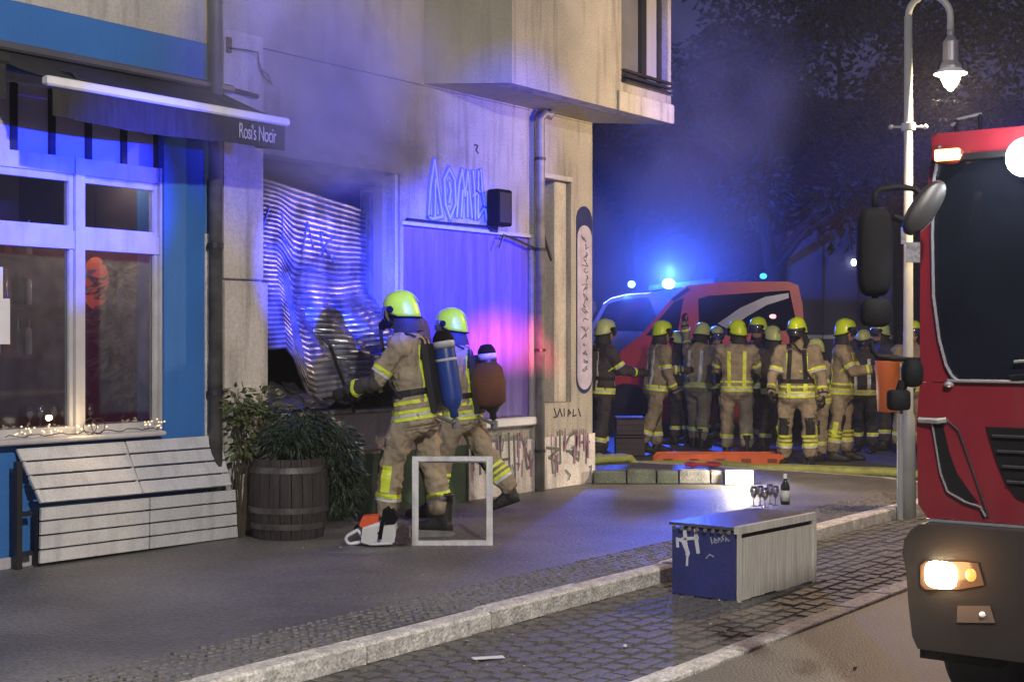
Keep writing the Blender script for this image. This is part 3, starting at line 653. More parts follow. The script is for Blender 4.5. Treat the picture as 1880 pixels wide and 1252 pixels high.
bx('leg', DARKM, bn, -6.06, -6.02, -.14, -.10, .1, .80); bx('cross_rail', DARKM, bn, -6.02, -5.93, -.13, -.10, .44, .47); bx('cross_rail', DARKM, bn, -6.02, -5.93, -.13, -.10, .18, .21)

# ================================================================== BARREL PLANTER + BUSH
bu = U(530, -.40); bc = V((bu, -.40, .1))
pb_ = thing('barrel_planter', 'old wooden barrel planter with iron hoops in front of the burnt opening', 'planter', bc)
WOODB = mat('old_barrel_oak', (.045, .036, .034), .8, var=.45, scale=4, bump=.6, bscale=30, stretch=(5, 5, .6))
def brad(z): return .255 + .045 * math.sin(math.pi * min(1, z / .60) * .8 + .25)
for k in range(22):
    a0, a1 = 2 * math.pi * k / 22 + .012, 2 * math.pi * (k + 1) / 22 - .012; mb_ = mk(); rings = []
    for i in range(7):
        z = .6 * i / 6; r = brad(z); rings.append([V((rr * math.cos(a), rr * math.sin(a), z)) for rr, a in ((r, a0), (r + .002, (a0 + a1) / 2), (r, a1), (r - .02, a1), (r - .02, a0))])
    mb_.loft(rings); mb_.build('stave', WOODB, pb_, local=True)
HOOP = mat('dull_iron_hoop', (.13, .125, .12), .5, .5, var=.4, scale=12)
for z in (.10, .22, .52): mk().lathe([(brad(z - .02) + .002, z - .022), (brad(z - .02) + .008, z - .022), (brad(z + .02) + .008, z + .022), (brad(z + .02) + .002, z + .022)], (0, 0, 0), 44).build('hoop', HOOP, pb_, local=True)
mk().lathe([(.01, .54), (.24, .54), (.24, .5), (.01, .5)], n=20).build('soil', mat('potting_soil', (.03, .022, .016), .95, bump=.8), pb_, local=True)
bs = thing('drooping_shrub', 'dark green bush with drooping needle-like shoots spilling from the barrel', 'shrub', bc + V((0, 0, .54)))
c0 = V((bu, -.42, .1))
leafy('foliage', LEAFD, bs, [(c0 + V((.12, -.02, .82)), (.26, .24, .17), 1), (c0 + V((.33, -.12, .62)), (.25, .22, .27), 1), (c0 + V((.44, -.12, .38)), (.18, .18, .25), 1), (c0 + V((.0, 0, .74)), (.26, .2, .15), 1)], 4200, .075, 11, .7, .16)
b = mk(); r2 = random.Random(2)
for k in range(60):
    a = r2.uniform(-.6, 1.0); ex = V((.15 + .48 * max(0, math.cos(a)) * r2.random(), -.12 + .3 * math.sin(a) * r2.random(), 0)); p = [c0 + V((r2.uniform(-.08, .15), r2.uniform(-.1, .1), .5)), c0 + ex * .5 + V((0, 0, .85 + r2.uniform(-.05, .1))), c0 + ex + V((0, 0, .55 + r2.uniform(-.4, .3)))]
    b.tube(p, [.007, .004, .002], 4)
b.build('branch', mat('brown_twig', (.06, .05, .03), .9), bs)
b2 = thing('spindly_shrub', 'loose light green leafy shrub between the bench and the barrel', 'shrub', (U(440, -.15), -.15, .1))
g0 = V((U(440, -.14), -.14, .1))
leafy('foliage', LEAFL, b2, [(g0 + V((-.02, -.03, 1.02)), (.15, .1, .14), 1), (g0 + V((.12, -.05, .92)), (.22, .1, .14), 1), (g0 + V((.02, -.03, .75)), (.14, .09, .18), 1), (g0 + V((.22, -.02, 1.0)), (.14, .1, .12), 1)], 300, .08, 5, .3, .42)
b = mk()
for k in range(14): b.tube([g0 + V((r2.uniform(-.03, .03), -.02, .0)), g0 + V((r2.uniform(-.08, .1), -.04, .5)), g0 + V((r2.uniform(-.15, .3), -.05, r2.uniform(.8, 1.1)))], [.008, .005, .002], 4)
b.build('stem', MATS['brown_twig'], b2)

# ================================================================== CHAINSAW
cw = ong(632, 1001); cd_ = ong(735, 1001); dx = (cd_ - cw); dx.z = 0; dx.normalize(); dy = V((-dx.y, dx.x, 0))
cs = thing('chainsaw', 'white and orange motor chainsaw lying on the pavement beside the white frame', 'chainsaw', cw)
ORG = mat('orange_plastic', (.72, .10, .03), .45, var=.1); WPL = mat('white_plastic', (.62, .64, .62), .45, var=.12, dirt=.15)
def cl(x, y, z): return V(cs.location) + dx * x + dy * y + V((0, 0, z))
def cprism(pts, y0, y1, n, m_, par=None): return mk().prism([cl(x, y0, z) for x, z in pts], dy * (y1 - y0)).build(n, m_, par or cs)
body = cprism([(.13, .03), (.14, .125), (.27, .15), (.375, .16), (.385, .10), (.37, .03)], -.07, .09, 'body', WPL)
cprism([(.115, .15), (.14, .215), (.26, .225), (.25, .172), (.20, .155), (.135, .135)], -.055, .07, 'top_cover', ORG)
cprism([(.14, .126), (.145, .138), (.21, .160), (.265, .178), (.285, .222), (.30, .225), (.285, .165), (.26, .149)], -.06, .075, 'air_filter_rim', WHITEL)
mk().tube([cl(.15, 0, .03), cl(.05, 0, .012), cl(.025, 0, .02), cl(.012, 0, .05), cl(.03, 0, .075), cl(.10, 0, .112), cl(.125, 0, .12)], .013, 8).build('rear_handle', WHITEL, cs, smooth=True)
mk().tube([cl(.155, 0, .03), cl(.13, 0, .07), cl(.10, 0, .11)], .011, 8).build('handle_strut', WHITEL, cs, smooth=True)
mk().tube([cl(.15, -.06, .03), cl(.20, -.09, .022), cl(.36, -.085, .026)], .009, 6).build('base_rim', WHITEL, cs)
mk().tube([cl(.27, -.1, .06), cl(.29, -.1, .18), cl(.30, -.06, .26), cl(.32, .04, .27), cl(.33, .1, .2)], .014, 8).build('front_handle', BLACK, cs, smooth=True)
cprism([(.30, .16), (.31, .25), (.36, .27), (.40, .2), (.37, .158)], -.05, .06, 'hand_guard', BLACK)
cprism([(.385, .02), (.388, .12), (.43, .15), (.47, .12), (.47, .03)], -.05, .07, 'motor', mat('dark_oily_metal', (.05, .035, .04), .5, .3, var=.5, scale=20, bump=.4))
cprism([(.47, .055), (.47, .11), (.78, .10), (.81, .083), (.78, .062)], .03, .045, 'guide_bar', GREYM)
mk().tube([cl(.25, -.0725, .10), cl(.29, -.0725, .105)], .006, 6).build('switch', DARKM, cs)

# ================================================================== WHITE FRAME
fw = ong(757, 1001); f2 = ong(905, 1001); fx_ = (f2 - fw); fx_.z = 0; FL = fx_.length; fx_.normalize(); fy = V((-fx_.y, fx_.x, 0)); FH = Z_ = .0
t = (fw - CAM).dot(FWD); FH = (1000 - 837) / FPX * t
fr = thing('white_stand_frame', 'empty white metal frame standing upright on the pavement in front of the firefighters', 'frame', fw)
WMET = mat('white_powder_coated_metal', (.72, .72, .71), .4, var=.18, scale=9, dirt=.4, fine=.05)
def fbar(a, b, c, d, w0, w1, nm='rail'):
    mk().prism([fw + fx_ * a + fy * w0 + V((0, 0, c)), fw + fx_ * b + fy * w0 + V((0, 0, c)), fw + fx_ * b + fy * w0 + V((0, 0, d)), fw + fx_ * a + fy * w0 + V((0, 0, d))], fy * (w1 - w0)).build(nm, WMET, fr)
T = .033
fbar(0, FL, 0, T, 0, .03); fbar(0, FL, FH - T, FH, 0, .03); fbar(0, T + .012, T, FH - T, 0, .03, 'post'); fbar(FL - T - .012, FL, T, FH - T, 0, .03, 'post')
fbar(.02, FL - .02, 0, T * .7, .10, .12); fbar(.02, FL - .02, FH - .05, FH - .05 + T * .6, .05, .07); fbar(.02, .04, T * .7, FH - .05, .10, .12, 'post'); fbar(FL - .045, FL - .025, T * .7, FH - .05, .10, .12, 'post')

# ================================================================== STREET BOX
sb = thing('street_box', 'low blue and white painted box standing on the cobbled parking strip', 'box', (-3.4, -4, 0))
c0_, c1_, c2_ = ong(1350, 1105, 0), ong(1490, 1068, 0), ong(1223, 1092, 0)
ex = (c1_ - c0_); ex.z = 0; EL = ex.length; ex.normalize(); ey = V((-ex.y, ex.x, 0)); ED = (c2_ - c0_).dot(ey); BH = .455
NAVY = mat('navy_painted_plywood', (.022, .032, .17), .5, var=.3, scale=4, bump=.25, bscale=30, dirt=.25); OFFW = mat('offwhite_washed_plywood', (.55, .53, .47), .75, var=.25, scale=7, bump=.4, bscale=40, stretch=(8, 8, .5), fine=.1, dirt=.35)
def bp(x, y, z): return c0_ + ex * x + ey * y + V((0, 0, z))
def bxx(n, m_, x0, x1, y0, y1, z0, z1, par=sb):
    return mk().prism([bp(x0, y0, z0), bp(x1, y0, z0), bp(x1, y1, z0), bp(x0, y1, z0)], V((0, 0, z1 - z0))).build(n, m_, par)
bxx('side_panel', NAVY, .0, .03, .0, ED, .005, BH - .04); bxx('side_panel', NAVY, EL - .03, EL, .0, ED, .005, BH - .04)
nb = 6
for k in range(nb): bxx('front_board', OFFW, .006 + (EL - .012) / nb * k + .0015, .006 + (EL - .012) / nb * (k + 1) - .0015, -.018 - .001 * (k % 2), -.001, .005 + .004 * (k % 3), BH - .075)
bxx('back_panel', NAVY, .031, EL - .031, ED - .03, ED, .005, BH - .04); bxx('floor_panel', NAVY, .032, EL - .032, .002, ED - .031, .01, .03)
bxx('corner_batten', OFFW, -.012, .022, -.032, -.02, .0, BH - .03); bxx('corner_batten', OFFW, EL - .022, EL + .012, -.032, -.02, .0, BH - .03)
bxx('top_rail', OFFW, -.014, EL + .014, -.034, -.001, BH - .042, BH + .004)
TOPM = mat('stained_dark_lid', (.085, .07, .085), .35, var=.4, scale=5, bump=.2)
bxx('lid', TOPM, -.02, EL + .01, .001, ED + .01, BH - .02, BH - .002)
for k in range(8): mk().lathe([(.002, -.006), (.012, -.006), (.014, .0), (.012, .006), (.002, .006)], n=10, M=Matrix.Translation(bp(-.022, .03 + (ED - .06) * k / 7, BH - .035)) @ Matrix.Rotation(math.atan2(ex.y, ex.x), 4, 'Z') @ Matrix.Rotation(R(90), 4, 'Y')).build('bolt', GREYM, sb)
PL2 = lambda a, b, h: bp(-.0 - h, a, b)
b = mk(); WS = mat('white_spray_paint', (.6, .6, .64), .6)
def q(px, py):    # on the navy side
    fr_ = (1350 - px) / 127.0; base = 1105 - 13 * fr_; return (ED * fr_, (base - py) / 137.0 * BH)
for s_, w_d in (([(1250, 975), (1251, 1000), (1256, 1015), (1255, 1018)], .026), ([(1233, 989), (1245, 992), (1255, 1015)], .02), ([(1234, 990), (1235, 1003)], .018), ([(1245, 989), (1276, 987)], .02), ([(1272, 971), (1273, 990), (1277, 1014)], .024), ([(1255, 1018), (1254, 1038)], .014)): ribbon(b, [q(*p) for p in s_], w_d, PL2, .001)
tag(b.build('spray_mark', WS, sb), kind='stuff')
b = mk()
for s_ in ([(1302, 986), (1305, 998)], [(1309, 996), (1310, 988), (1314, 992), (1309, 992), (1313, 997)], [(1317, 996), (1318, 987), (1321, 990), (1317, 992)], [(1328, 983), (1324, 986), (1328, 990), (1323, 994)], [(1332, 994), (1333, 983), (1338, 986), (1333, 989), (1339, 993)], [(1293, 1025), (1300, 1018), (1308, 1022)]): ribbon(b, [q(*p) for p in s_], .007, PL2, .0012)
_sc = b.build('scrawl', mat('faded_white_marker', (.3, .3, .36), .6), sb); _sc['kind'] = 'stuff'
# glasses and bottle on the lid
tops = [(1384, 935), (1396, 934), (1405, 938), (1414, 931), (1424, 934)]
for i, (px, py) in enumerate(tops):
    p = ong(px, py - 6, BH - .001); put_glass(p, ['leftmost of the wine glasses standing on the street box', 'second wine glass from the left on the street box', 'middle wine glass nearest the front edge of the street box', 'fourth wine glass set back on the street box', 'wine glass right beside the dark bottle on the street box'][i], False, 'wine glasses on the street box', .72)
bt = thing('wine_bottle', 'dark glass bottle with a pale label standing on the street box', 'bottle', ong(1442, 926, BH - .001))
mk().lathe([(.005, 0), (.03, 0), (.032, .01), (.032, .12), (.028, .14), (.012, .165), (.011, .2), (.013, .2), (.013, .21), (.008, .21)], n=16).build('body', mat('dark_bottle_glass', (.012, .02, .012), .08, spec=.8), bt, smooth=True, local=True)
mk().lathe([(.0322, .025), (.0333, .025), (.0333, .10), (.0322, .10)], n=20).build('paper_label', mat('pale_label', (.5, .52, .47), .7, var=.25, scale=30), bt, smooth=True, local=True)
mk().lathe([(.0125, .18), (.0138, .18), (.0138, .213), (.0125, .213)], n=14).build('neck_foil', WHITEL, bt, local=True)
# bits of litter
lt = tag(mk().box(0, .16, 0, .045, .003, .007, Matrix.Translation(ong(870, 1212, .006)) @ Matrix.Rotation(R(-38), 4, 'Z')).build('paper_scrap', mat('white_paper2', (.6, .6, .62), .8), None), 'narrow white paper strip lying on the dark setts', 'litter')
for i, (px, py, L_) in enumerate(((1148, 1188, 'tiny white scrap on the setts near the bottom centre'), (1305, 1148, 'small white scrap on the setts below the street box'), (1332, 1162, 'small pale scrap near the road edge below the street box'), (1528, 966, 'crumpled pale scrap on the setts behind the street box'), (1570, 1228, 'small white scrap on the road beside the truck'))):
    p = ong(px, py, .006 if i < 4 else .0); tag(mk().ell(p + V((0, 0, .008)), (.016, .01, .008), 5).build('paper_scrap', MATS['white_paper2'], None), L_, 'litter', 'paper scraps on the ground')

# shards, plaster crumbs and leaves swept about by the fire
SHM = mat('plaster_crumb', (.32, .30, .27), .9, var=.7, scale=40)
b = mk(); r4 = random.Random(31)
for k in range(420):
    if k < 260: px, py = r4.gauss(760, 150), r4.uniform(905, 1010); 
    else: px, py = r4.uniform(420, 1600), r4.uniform(960, 1230)
    p = ong(px, py, .10)
    if p.y > -.06 or p.x > 1.8: continue
    if p.y < KW: p = ong(px, py, .006)
    if p.y < GW0: continue
    s_ = r4.uniform(.004, .014) * (1 if k < 260 else .8); a = r4.uniform(0, 6.28)
    q = [p + V((s_ * math.cos(a + j * 2.1) * r4.uniform(.6, 1.4), s_ * math.sin(a + j * 2.1), .002)) for j in range(3)]
    b.add(q + [p + V((0, 0, s_ * r4.uniform(.4, 1.1)))], [(0, 1, 3), (1, 2, 3), (2, 0, 3), (2, 1, 0)])
tag(b.build('rubble', SHM, None), 'plaster crumbs and shards scattered over the pavement and setts', kind='stuff')
# ================================================================== STREET LAMPS
LPM = mat('pale_green_grey_lamp_paint', (.34, .36, .33), .5, var=.15, dirt=.3)
def lamp(base, yawdir, power, label, col, hgt_top=4.69, arm=.19):
    t_ = thing('street_lamp', label, 'street lamp', base, 'curved arm street lamps')
    d = V(yawdir).normalized(); 
    mk().tube([(0, 0, 0), (0, 0, .9), (0, 0, .95), (0, 0, hgt_top - arm)] , [.07, .062, .046, .036], 14).build('pole', LPM, t_, smooth=True, local=True)
    mk().tube([V((0, 0, hgt_top - arm))] + [d * (arm - arm * math.cos(a)) + V((0, 0, hgt_top - arm + arm * math.sin(a))) for a in [math.pi * k / 12 for k in range(1, 13)]] + [d * arm * 2 + V((0, 0, hgt_top - arm - .12))], .03, 10).build('arm', LPM, t_, smooth=True, local=True)
    cr = V((d.x, d.y, 0)); zc = 3.51 if hgt_top < 5 else hgt_top - 1.2; r_ = RGT
    mk().tube([r_ * -.15 + V((0, 0, zc)), r_ * .15 + V((0, 0, zc))], .011, 6).build('cross_bar', LPM, t_, local=True)
    for s in (-1, 1): mk().ell(r_ * .155 * s + V((0, 0, zc)), (.022, .022, .022), 8).build('knob', LPM, t_, smooth=True, local=True)
    mk().lathe([(.045, -.04), (.062, -.03), (.062, .03), (.045, .04)], (0, 0, zc), 14).build('collar', LPM, t_, local=True)
    h = d * arm * 2 + V((0, 0, hgt_top - arm - .12))
    hd = mk().lathe([(.03, 0), (.035, -.02), (.028, -.05), (.055, -.09), (.068, -.11), (.068, -.28), (.085, -.31), (.095, -.33), (.095, -.35), (.02, -.35)], h, 18).build('lamp_head', mat('aluminium_lamp_head', (.35, .35, .36), .4, .6, var=.3), t_, smooth=False, local=True)
    mk().lathe([(.02, -.352), (.10, -.352), (.135, -.385), (.145, -.39), (.145, -.397), (.10, -.39), (.02, -.39)], h, 24).build('reflector', WHITEL, hd, local=True)
    mk().lathe([(.01, -.40), (.092, -.40), (.085, -.44), (.055, -.50), (.012, -.545), (.004, -.548)], h, 16).build('lamp_glass', mat('glowing_lamp_glass', (.9, .8, .6), .3, emit=(1, .50, .16), es=9), hd, smooth=True, local=True)
    light('lamp_light', 'POINT', V(base) + h + V((0, 0, -.62)), power, col, t_, .12)
    return t_
L1 = lamp(ong(1668, 951, .0), RGT, 480, 'pale street lamp with curved arm glowing above the truck mirrors', (1, .70, .42))
L2 = lamp(V((-9.2, -9.6, 0)), V((0, 1, 0)), 1850, 'added tall street lamp behind the viewer, unseen key light for the street', (1, .93, .85), 6.6, .5)  # lamp added out of view as the main key light

# ================================================================== FIRE TRUCK in the road (front face at X = FU)
FU = -6.12
RED = mat('fire_red_paint', (.115, .006, .012), .38, var=.12, scale=3, coat=.6, dirt=.12); TRIM = mat('chrome_edge_trim', (.5, .5, .52), .25, .8, var=.1)
BUMP = mat('dusty_black_bumper', (.010, .008, .008), .55, var=.3, scale=3, bump=.1, bscale=200, fine=.06)
def tp(px, py, du=0): return onu(px, py, FU + du)
wl_ = tp(1692, 600).y; wr_ = wl_ - 2.42
ft = thing('fire_truck', 'big red fire engine cab with lit headlight and orange marker light', 'fire truck', (FU, (wl_ + wr_) / 2, 0))
def tpoly(name, m_, pts, d0, d1, par=ft, ext=None):
    P = [tp(x, y, d0) for x, y in pts]
    return mk().prism(P, (d1 - d0, 0, 0)).build(name, m_, par)
def zt(py, px=1700): return tp(px, py).z
# cab core
m = mk(); m.box(FU + .03, FU + 2.0, wr_ + .01, wl_ - .03, zt(955), zt(248)); m.build('cab_body', RED, ft)
m = mk(); m.box(FU + 2.1, FU + 7.5, wr_, wl_ - .02, .55, 2.85); m.build('equipment_body', RED, ft)
for k in range(3): bx('roller_door', GREYM, ft, FU + 2.5 + 1.6 * k, FU + 3.9 + 1.6 * k, wl_ - .022, wl_ - .012, .7, 2.6)
def wz_(px, py): p = tp(px, py); return (p.y, p.z)
def fpoly(name, m_, left, right_z, d0, d1, par=ft):
    """polygon given by its traced left edge (pixels, top to bottom) and closed at the truck's other side"""
    P = [tp(x, y, 0) for x, y in left]
    P = [V((FU + d0, p.y, p.z)) for p in P] + [V((FU + d0, wr_ + .02, right_z[1])), V((FU + d0, wr_ + .02, right_z[0]))]
    return mk().prism(P, (d1 - d0, 0, 0)).build(name, m_, par)
fpoly('cab_panel', RED, [(1690, 702), (1684, 776), (1687, 925), (1704, 950)], (zt(702), zt(950)), -.005, .028)
tpoly('cab_pillar', RED, [(1690, 430), (1710, 300), (1712, 262), (1728, 262), (1717, 320), (1713, 430), (1716, 545), (1727, 625), (1745, 690), (1745, 701), (1689, 701)], -.004, .028)
mk().tube([tp(*p, -.012) for p in ((1726, 268), (1715, 330), (1712, 430), (1714, 545), (1725, 625), (1737, 670), (1748, 690), (1758, 699))], .0065, 6).build('windscreen_seal', TRIM, ft)
fpoly('windscreen', DGLASS, [(1727, 292), (1716, 330), (1714, 430), (1717, 545), (1728, 625), (1746, 695)], (zt(292), zt(695)), .004, .027)
fpoly('roof_panel', RED, [(1722, 246), (1713, 262), (1712, 291)], (zt(246), zt(291)), -.005, .028)
mk().tube([V((FU - .012, tp(1742, 700).y, zt(698))), V((FU - .012, wr_ + .1, zt(698)))], .007, 6).build('windscreen_seal', TRIM, ft)
fpoly('sun_visor', BLACK, [(1722, 288), (1716, 300)], (zt(288), zt(299)), -.04, -.006)
# wipers
for f in (.35, 1.25): mk().tube([V((FU - .02, wl_ - f, zt(690))), V((FU - .03, wl_ - f - .55, zt(662)))], .009, 5).build('wiper', BLACK, ft)
mk().tube([tp(1862, 664, -.012), tp(1920, 660, -.012)], .006, 5).build('wiper', GREYM, ft)
# slots and grille
tpoly('air_slot', BLACK, [(1716, 779), (1731, 779), (1743, 830), (1757, 868), (1782, 905), (1796, 922), (1772, 918), (1741, 899), (1729, 868)], -.009, -.006)
mk().tube([tp(*p, -.012) for p in ((1712, 778), (1727, 868), (1740, 902), (1772, 921), (1800, 930), (1810, 948))], .0045, 5).build('edge_trim', TRIM, ft)
fpoly('grille', BLACK, [(1812, 783), (1833, 850), (1848, 885), (1868, 912), (1885, 920)], (zt(783), zt(920)), -.012, -.006)
for k in range(4): 
    y = 800 + 28 * k; mk().tube([tp(1822 + 9 * k, y, -.018), V((FU - .018, wr_ + .3, zt(y)))], .006, 5).build('grille_bar', DARKM, ft)
mk().tube([tp(*p, -.010) for p in ((1690, 770), (1735, 768), (1760, 790), (1785, 860), (1806, 920), (1815, 948))], .0035, 5).build('panel_line', DARKM, ft)
fpoly('lower_trim', TRIM, [(1703, 951), (1706, 956)], (zt(951), zt(956)), -.012, .02)
mk().tube([tp(1688, 771, -.01), tp(1722, 773, -.02), tp(1738, 771, -.01)], .012, 6).build('grab_handle', GREYM, ft)
mk().ell(tp(1742, 706, -.015), (.012, .02, .012), 6).build('washer_nozzle', TRIM, ft)
# bumper, lamps
fpoly('bumper', BUMP, [(1704, 957), (1688, 968), (1676, 985), (1672, 1010), (1679, 1040), (1683, 1100), (1690, 1160), (1700, 1183)], (zt(957), zt(1185)), -.09, .15)
tpoly('bumper_side_cap', BUMP, [(1668, 994), (1678, 994), (1681, 1028), (1668, 1026)], -.05, .12)
hl = tpoly('headlight', mat('headlight_glass', (.05, .03, .02), .15, emit=(1, .45, .15), es=.10), [(1690, 1038), (1700, 1030), (1768, 1031), (1795, 1034), (1806, 1074), (1760, 1082), (1700, 1082), (1690, 1072)], -.10, -.091)
c = tp(1728, 1055, -.1); g_ = mk(); 
g_.loft([[V((FU - .1 - h, c.y + s * .062 * math.copysign(abs(math.cos(a)) ** .6, math.cos(a)), c.z + s * .052 * math.copysign(abs(math.sin(a)) ** .6, math.sin(a)))) for a in [2 * math.pi * k / 24 for k in range(24)]] for h, s in ((0, 1), (.012, .95), (.018, .7))])
g_.build('lit_reflector', mat('lit_headlamp', (1, .9, .7), .3, emit=(1, .80, .46), es=60), hl)
c = tp(1783, 1055, -.1); mk().ell(c, (.01, .022, .026), 8).build('indicator', mat('amber_indicator', (.3, .14, .04), .3, emit=(1, .4, .08), es=.9), hl, smooth=True)
fg = tpoly('fog_lamp', mat('fog_lamp_glass', (.10, .075, .06), .15, spec=.8), [(1758, 1112), (1818, 1112), (1827, 1143), (1757, 1142)], -.097, -.091)
mk().ell(tp(1804, 1128, -.1), (.01, .012, .012), 8).build('bulb', WHITEL, fg)
light('headlight_beam', 'SPOT', tp(1728, 1055, -.14), 190, (1, .75, .45), ft, .05, 110, .8, tp(1728, 1055, -.14) + V((-4, 1.4, -.45)))
# orange marker and white flood lamp at the roof edge
om = tp(1743, 286, -.03)
mk().ell(om, (.03, .062, .036), 10).build('marker_housing', mat('dark_red_lens', (.12, .015, .01), .3), ft, smooth=True)
mk().box(om.x - .036, om.x - .02, om.y - .05, om.y + .045, om.z - .022, om.z + .022, bev=.004).build('marker_lamp', mat('amber_marker', (1, .4, .1), .3, emit=(1, .36, .09), es=7), ft)
fl_ = tp(1884, 289, -.09)
mk().lathe([(.001, 0), (.05, 0), (.062, .015), (.055, .05), (.02, .07)], n=20, M=Matrix.Rotation(R(90), 4, 'Y')).build('flood_lamp', DARKM, ft, loc=(0, 0, 0)).location = fl_ - V(ft.location)
mk().ell(fl_ + V((-.006, 0, 0)), (.02, .072, .072), 14).build('flood_lens', mat('white_flood_led', (1, 1, 1), .3, emit=(.93, .95, 1), es=120), ft, smooth=True)
light('headlamp_glow', 'POINT', tp(1728, 1055, -.20), 1.6, (1, .5, .2), ft, .05)
light('flood_light', 'POINT', fl_ + V((-.12, 0, 0)), 11, (.92, .94, 1), ft, .05)
mk().tube([tp(1757, 220, .1), tp(1803, 209, .1)], .006, 6).build('roof_rail', TRIM, ft); mk().tube([tp(1748, 231, .1), tp(1758, 226, .1)], .008, 6).build('roof_rail', TRIM, ft)
mk().tube([tp(1757, 220, .1), tp(1757, 250, .1)], .008, 6).build('rail_foot', BLACK, ft); mk().tube([tp(1800, 210, .1), tp(1800, 250, .1)], .008, 6).build('rail_foot', BLACK, ft)
# blue roof beacons (outside the picture, they throw the blue light on the house)
BLUEL = mat('lit_blue_beacon', (.05, .1, .9), .3, emit=(.05, .12, 1), es=60)
bcn = []
for wv in (wl_ - .9, wl_ - 1.9):
    p = V((FU + .5, wv, 2.53)); mk().lathe([(.09, 0), (.09, .04), (.075, .15), (.04, .19), (.005, .2)], p - V((0, 0, .04)), 18).build('roof_beacon', BLUEL, ft, smooth=True); bcn.append(p)
# front wheel and steps
wc = tp(1795, 1200, .7); wy0, wy1 = tp(1722, 1200, .3).y, tp(1856, 1200, .3).y
ty = mk(); prof = [(.30, -.14), (.44, -.15), (.475, -.12), (.475, .12), (.44, .15), (.30, .14)]
ty.lathe(prof, n=36, M=Matrix.Rotation(R(90), 4, 'X')); whl = ty.build('wheel', RUBBER, ft, smooth=False, local=False)
whl.location = V((FU + .75, (wy0 + wy1) / 2 , .475)) - V(ft.location)
hb = mk().lathe([(.05, -.15), (.10, -.16), (.12, -.1), (.29, -.08), (.30, .08), (.05, .1)], n=24, M=Matrix.Rotation(R(90), 4, 'X')).build('rim', GREYM, whl, local=True)
w2 = whl.copy(); COL.objects.link(w2); w2.location = V((FU + .75, wr_ + .35, .475)) - V(ft.location); h2 = hb.copy(); COL.objects.link(h2); h2.parent = w2
for uu in (FU + 5.0,):
    for yy in (wl_ - .3, wr_ + .35):
        w3 = whl.copy(); COL.objects.link(w3); w3.location = V((uu, yy, .475)) - V(ft.location); h3 = hb.copy(); COL.objects.link(h3); h3.parent = w3
bx('mudguard', BLACK, ft, FU + .12, FU + .2, wy1 - .02, wy0 + .01, .3, zt(1180)); bx('chassis', BLACK, ft, FU + .3, FU + 7.3, wr_ + .5, wl_ - .62, .4, .62)
# mirrors
def tq(px, py, Y=5.5): return atd(px, py, Y)
def rbox(name, m_, px, py, w_, h_, d_, Y, par=ft, tilt=0, n=24, pw=.45):
    c = tq(px, py, Y); rings = []
    ax = (RGT * math.cos(tilt) + V((0, 0, 1)) * math.sin(tilt)); az = (V((0, 0, 1)) * math.cos(tilt) - RGT * math.sin(tilt))
    for f, s in ((-.5, .82), (-.38, .96), (-.1, 1), (.3, .97), (.5, .8)):
        rings.append([c + FWD * d_ * f + ax * (w_ / 2 * s * math.copysign(abs(math.cos(a)) ** pw, math.cos(a))) + az * (h_ / 2 * s * math.copysign(abs(math.sin(a)) ** pw, math.sin(a))) for a in [2 * math.pi * k / n for k in range(n)]])
    return mk().loft(rings).build(name, m_, par, smooth=True)
rbox('mirror', BLACK, 1605, 463, .128, .345, .09, 5.5); rbox('wide_angle_mirror', BLACK, 1607, 574, .118, .115, .08, 5.5, pw=.6)
rbox('front_mirror', mat('charcoal_plastic', (.02, .018, .018), .4, spec=.3), 1697, 382, .095, .24, .07, 5.35, tilt=R(-34), pw=.9)
mk().tube([tq(*p, 5.36) for p in ((1690, 425), (1712, 405), (1728, 372), (1731, 345), (1724, 335))], .0035, 5).build('mirror_rim', TRIM, ft)
mk().tube([tq(1607, 388), tq(1606, 356), tq(1616, 347), tq(1650, 343), tq(1680, 347), tq(1704, 368)], .012, 8).build('mirror_arm', BLACK, ft, smooth=True)
mk().tube([tq(1607, 540), tq(1607, 560)], .014, 8).build('mirror_joint', BLACK, ft); mk().tube([tq(1640, 398), tq(1660, 405), tq(1680, 400), tq(1700, 395)], .014, 8).build('mirror_joint', BLACK, ft)
mk().tube([tq(1601, 628), tq(1602, 645), tq(1612, 655), tq(1640, 659), tq(1690, 660)], .009, 8).build('camera_arm', BLACK, ft, smooth=True)
rbox('kerb_mirror', BLACK, 1675, 685, .075, .11, .08, 5.5, pw=.7); rbox('kerb_mirror', BLACK, 1650, 734, .086, .082, .06, 5.5, pw=.35)
mk().tube([tq(1660, 700), tq(1652, 722)], .02, 6).build('mirror_joint', BLACK, ft)
# stickers on the lamp pole
for (a, b, c, d, l) in ((1655, 1664, 418, 448, 'small white sticker high on the street lamp pole'), (1664, 1690, 445, 482, 'larger pale sign plate on the street lamp pole below the sticker')):
    P0 = atd(a, c, 12.55); P1 = atd(b, d, 12.55); tag(mk().prism([P0, V((P1.x, P1.y, P0.z)), P1, V((P0.x, P0.y, P1.z))], FWD * .01).build('pole_sticker', mat('grubby_white_sticker', (.5, .5, .52), .6, var=.4, scale=30), None), l, 'sticker')
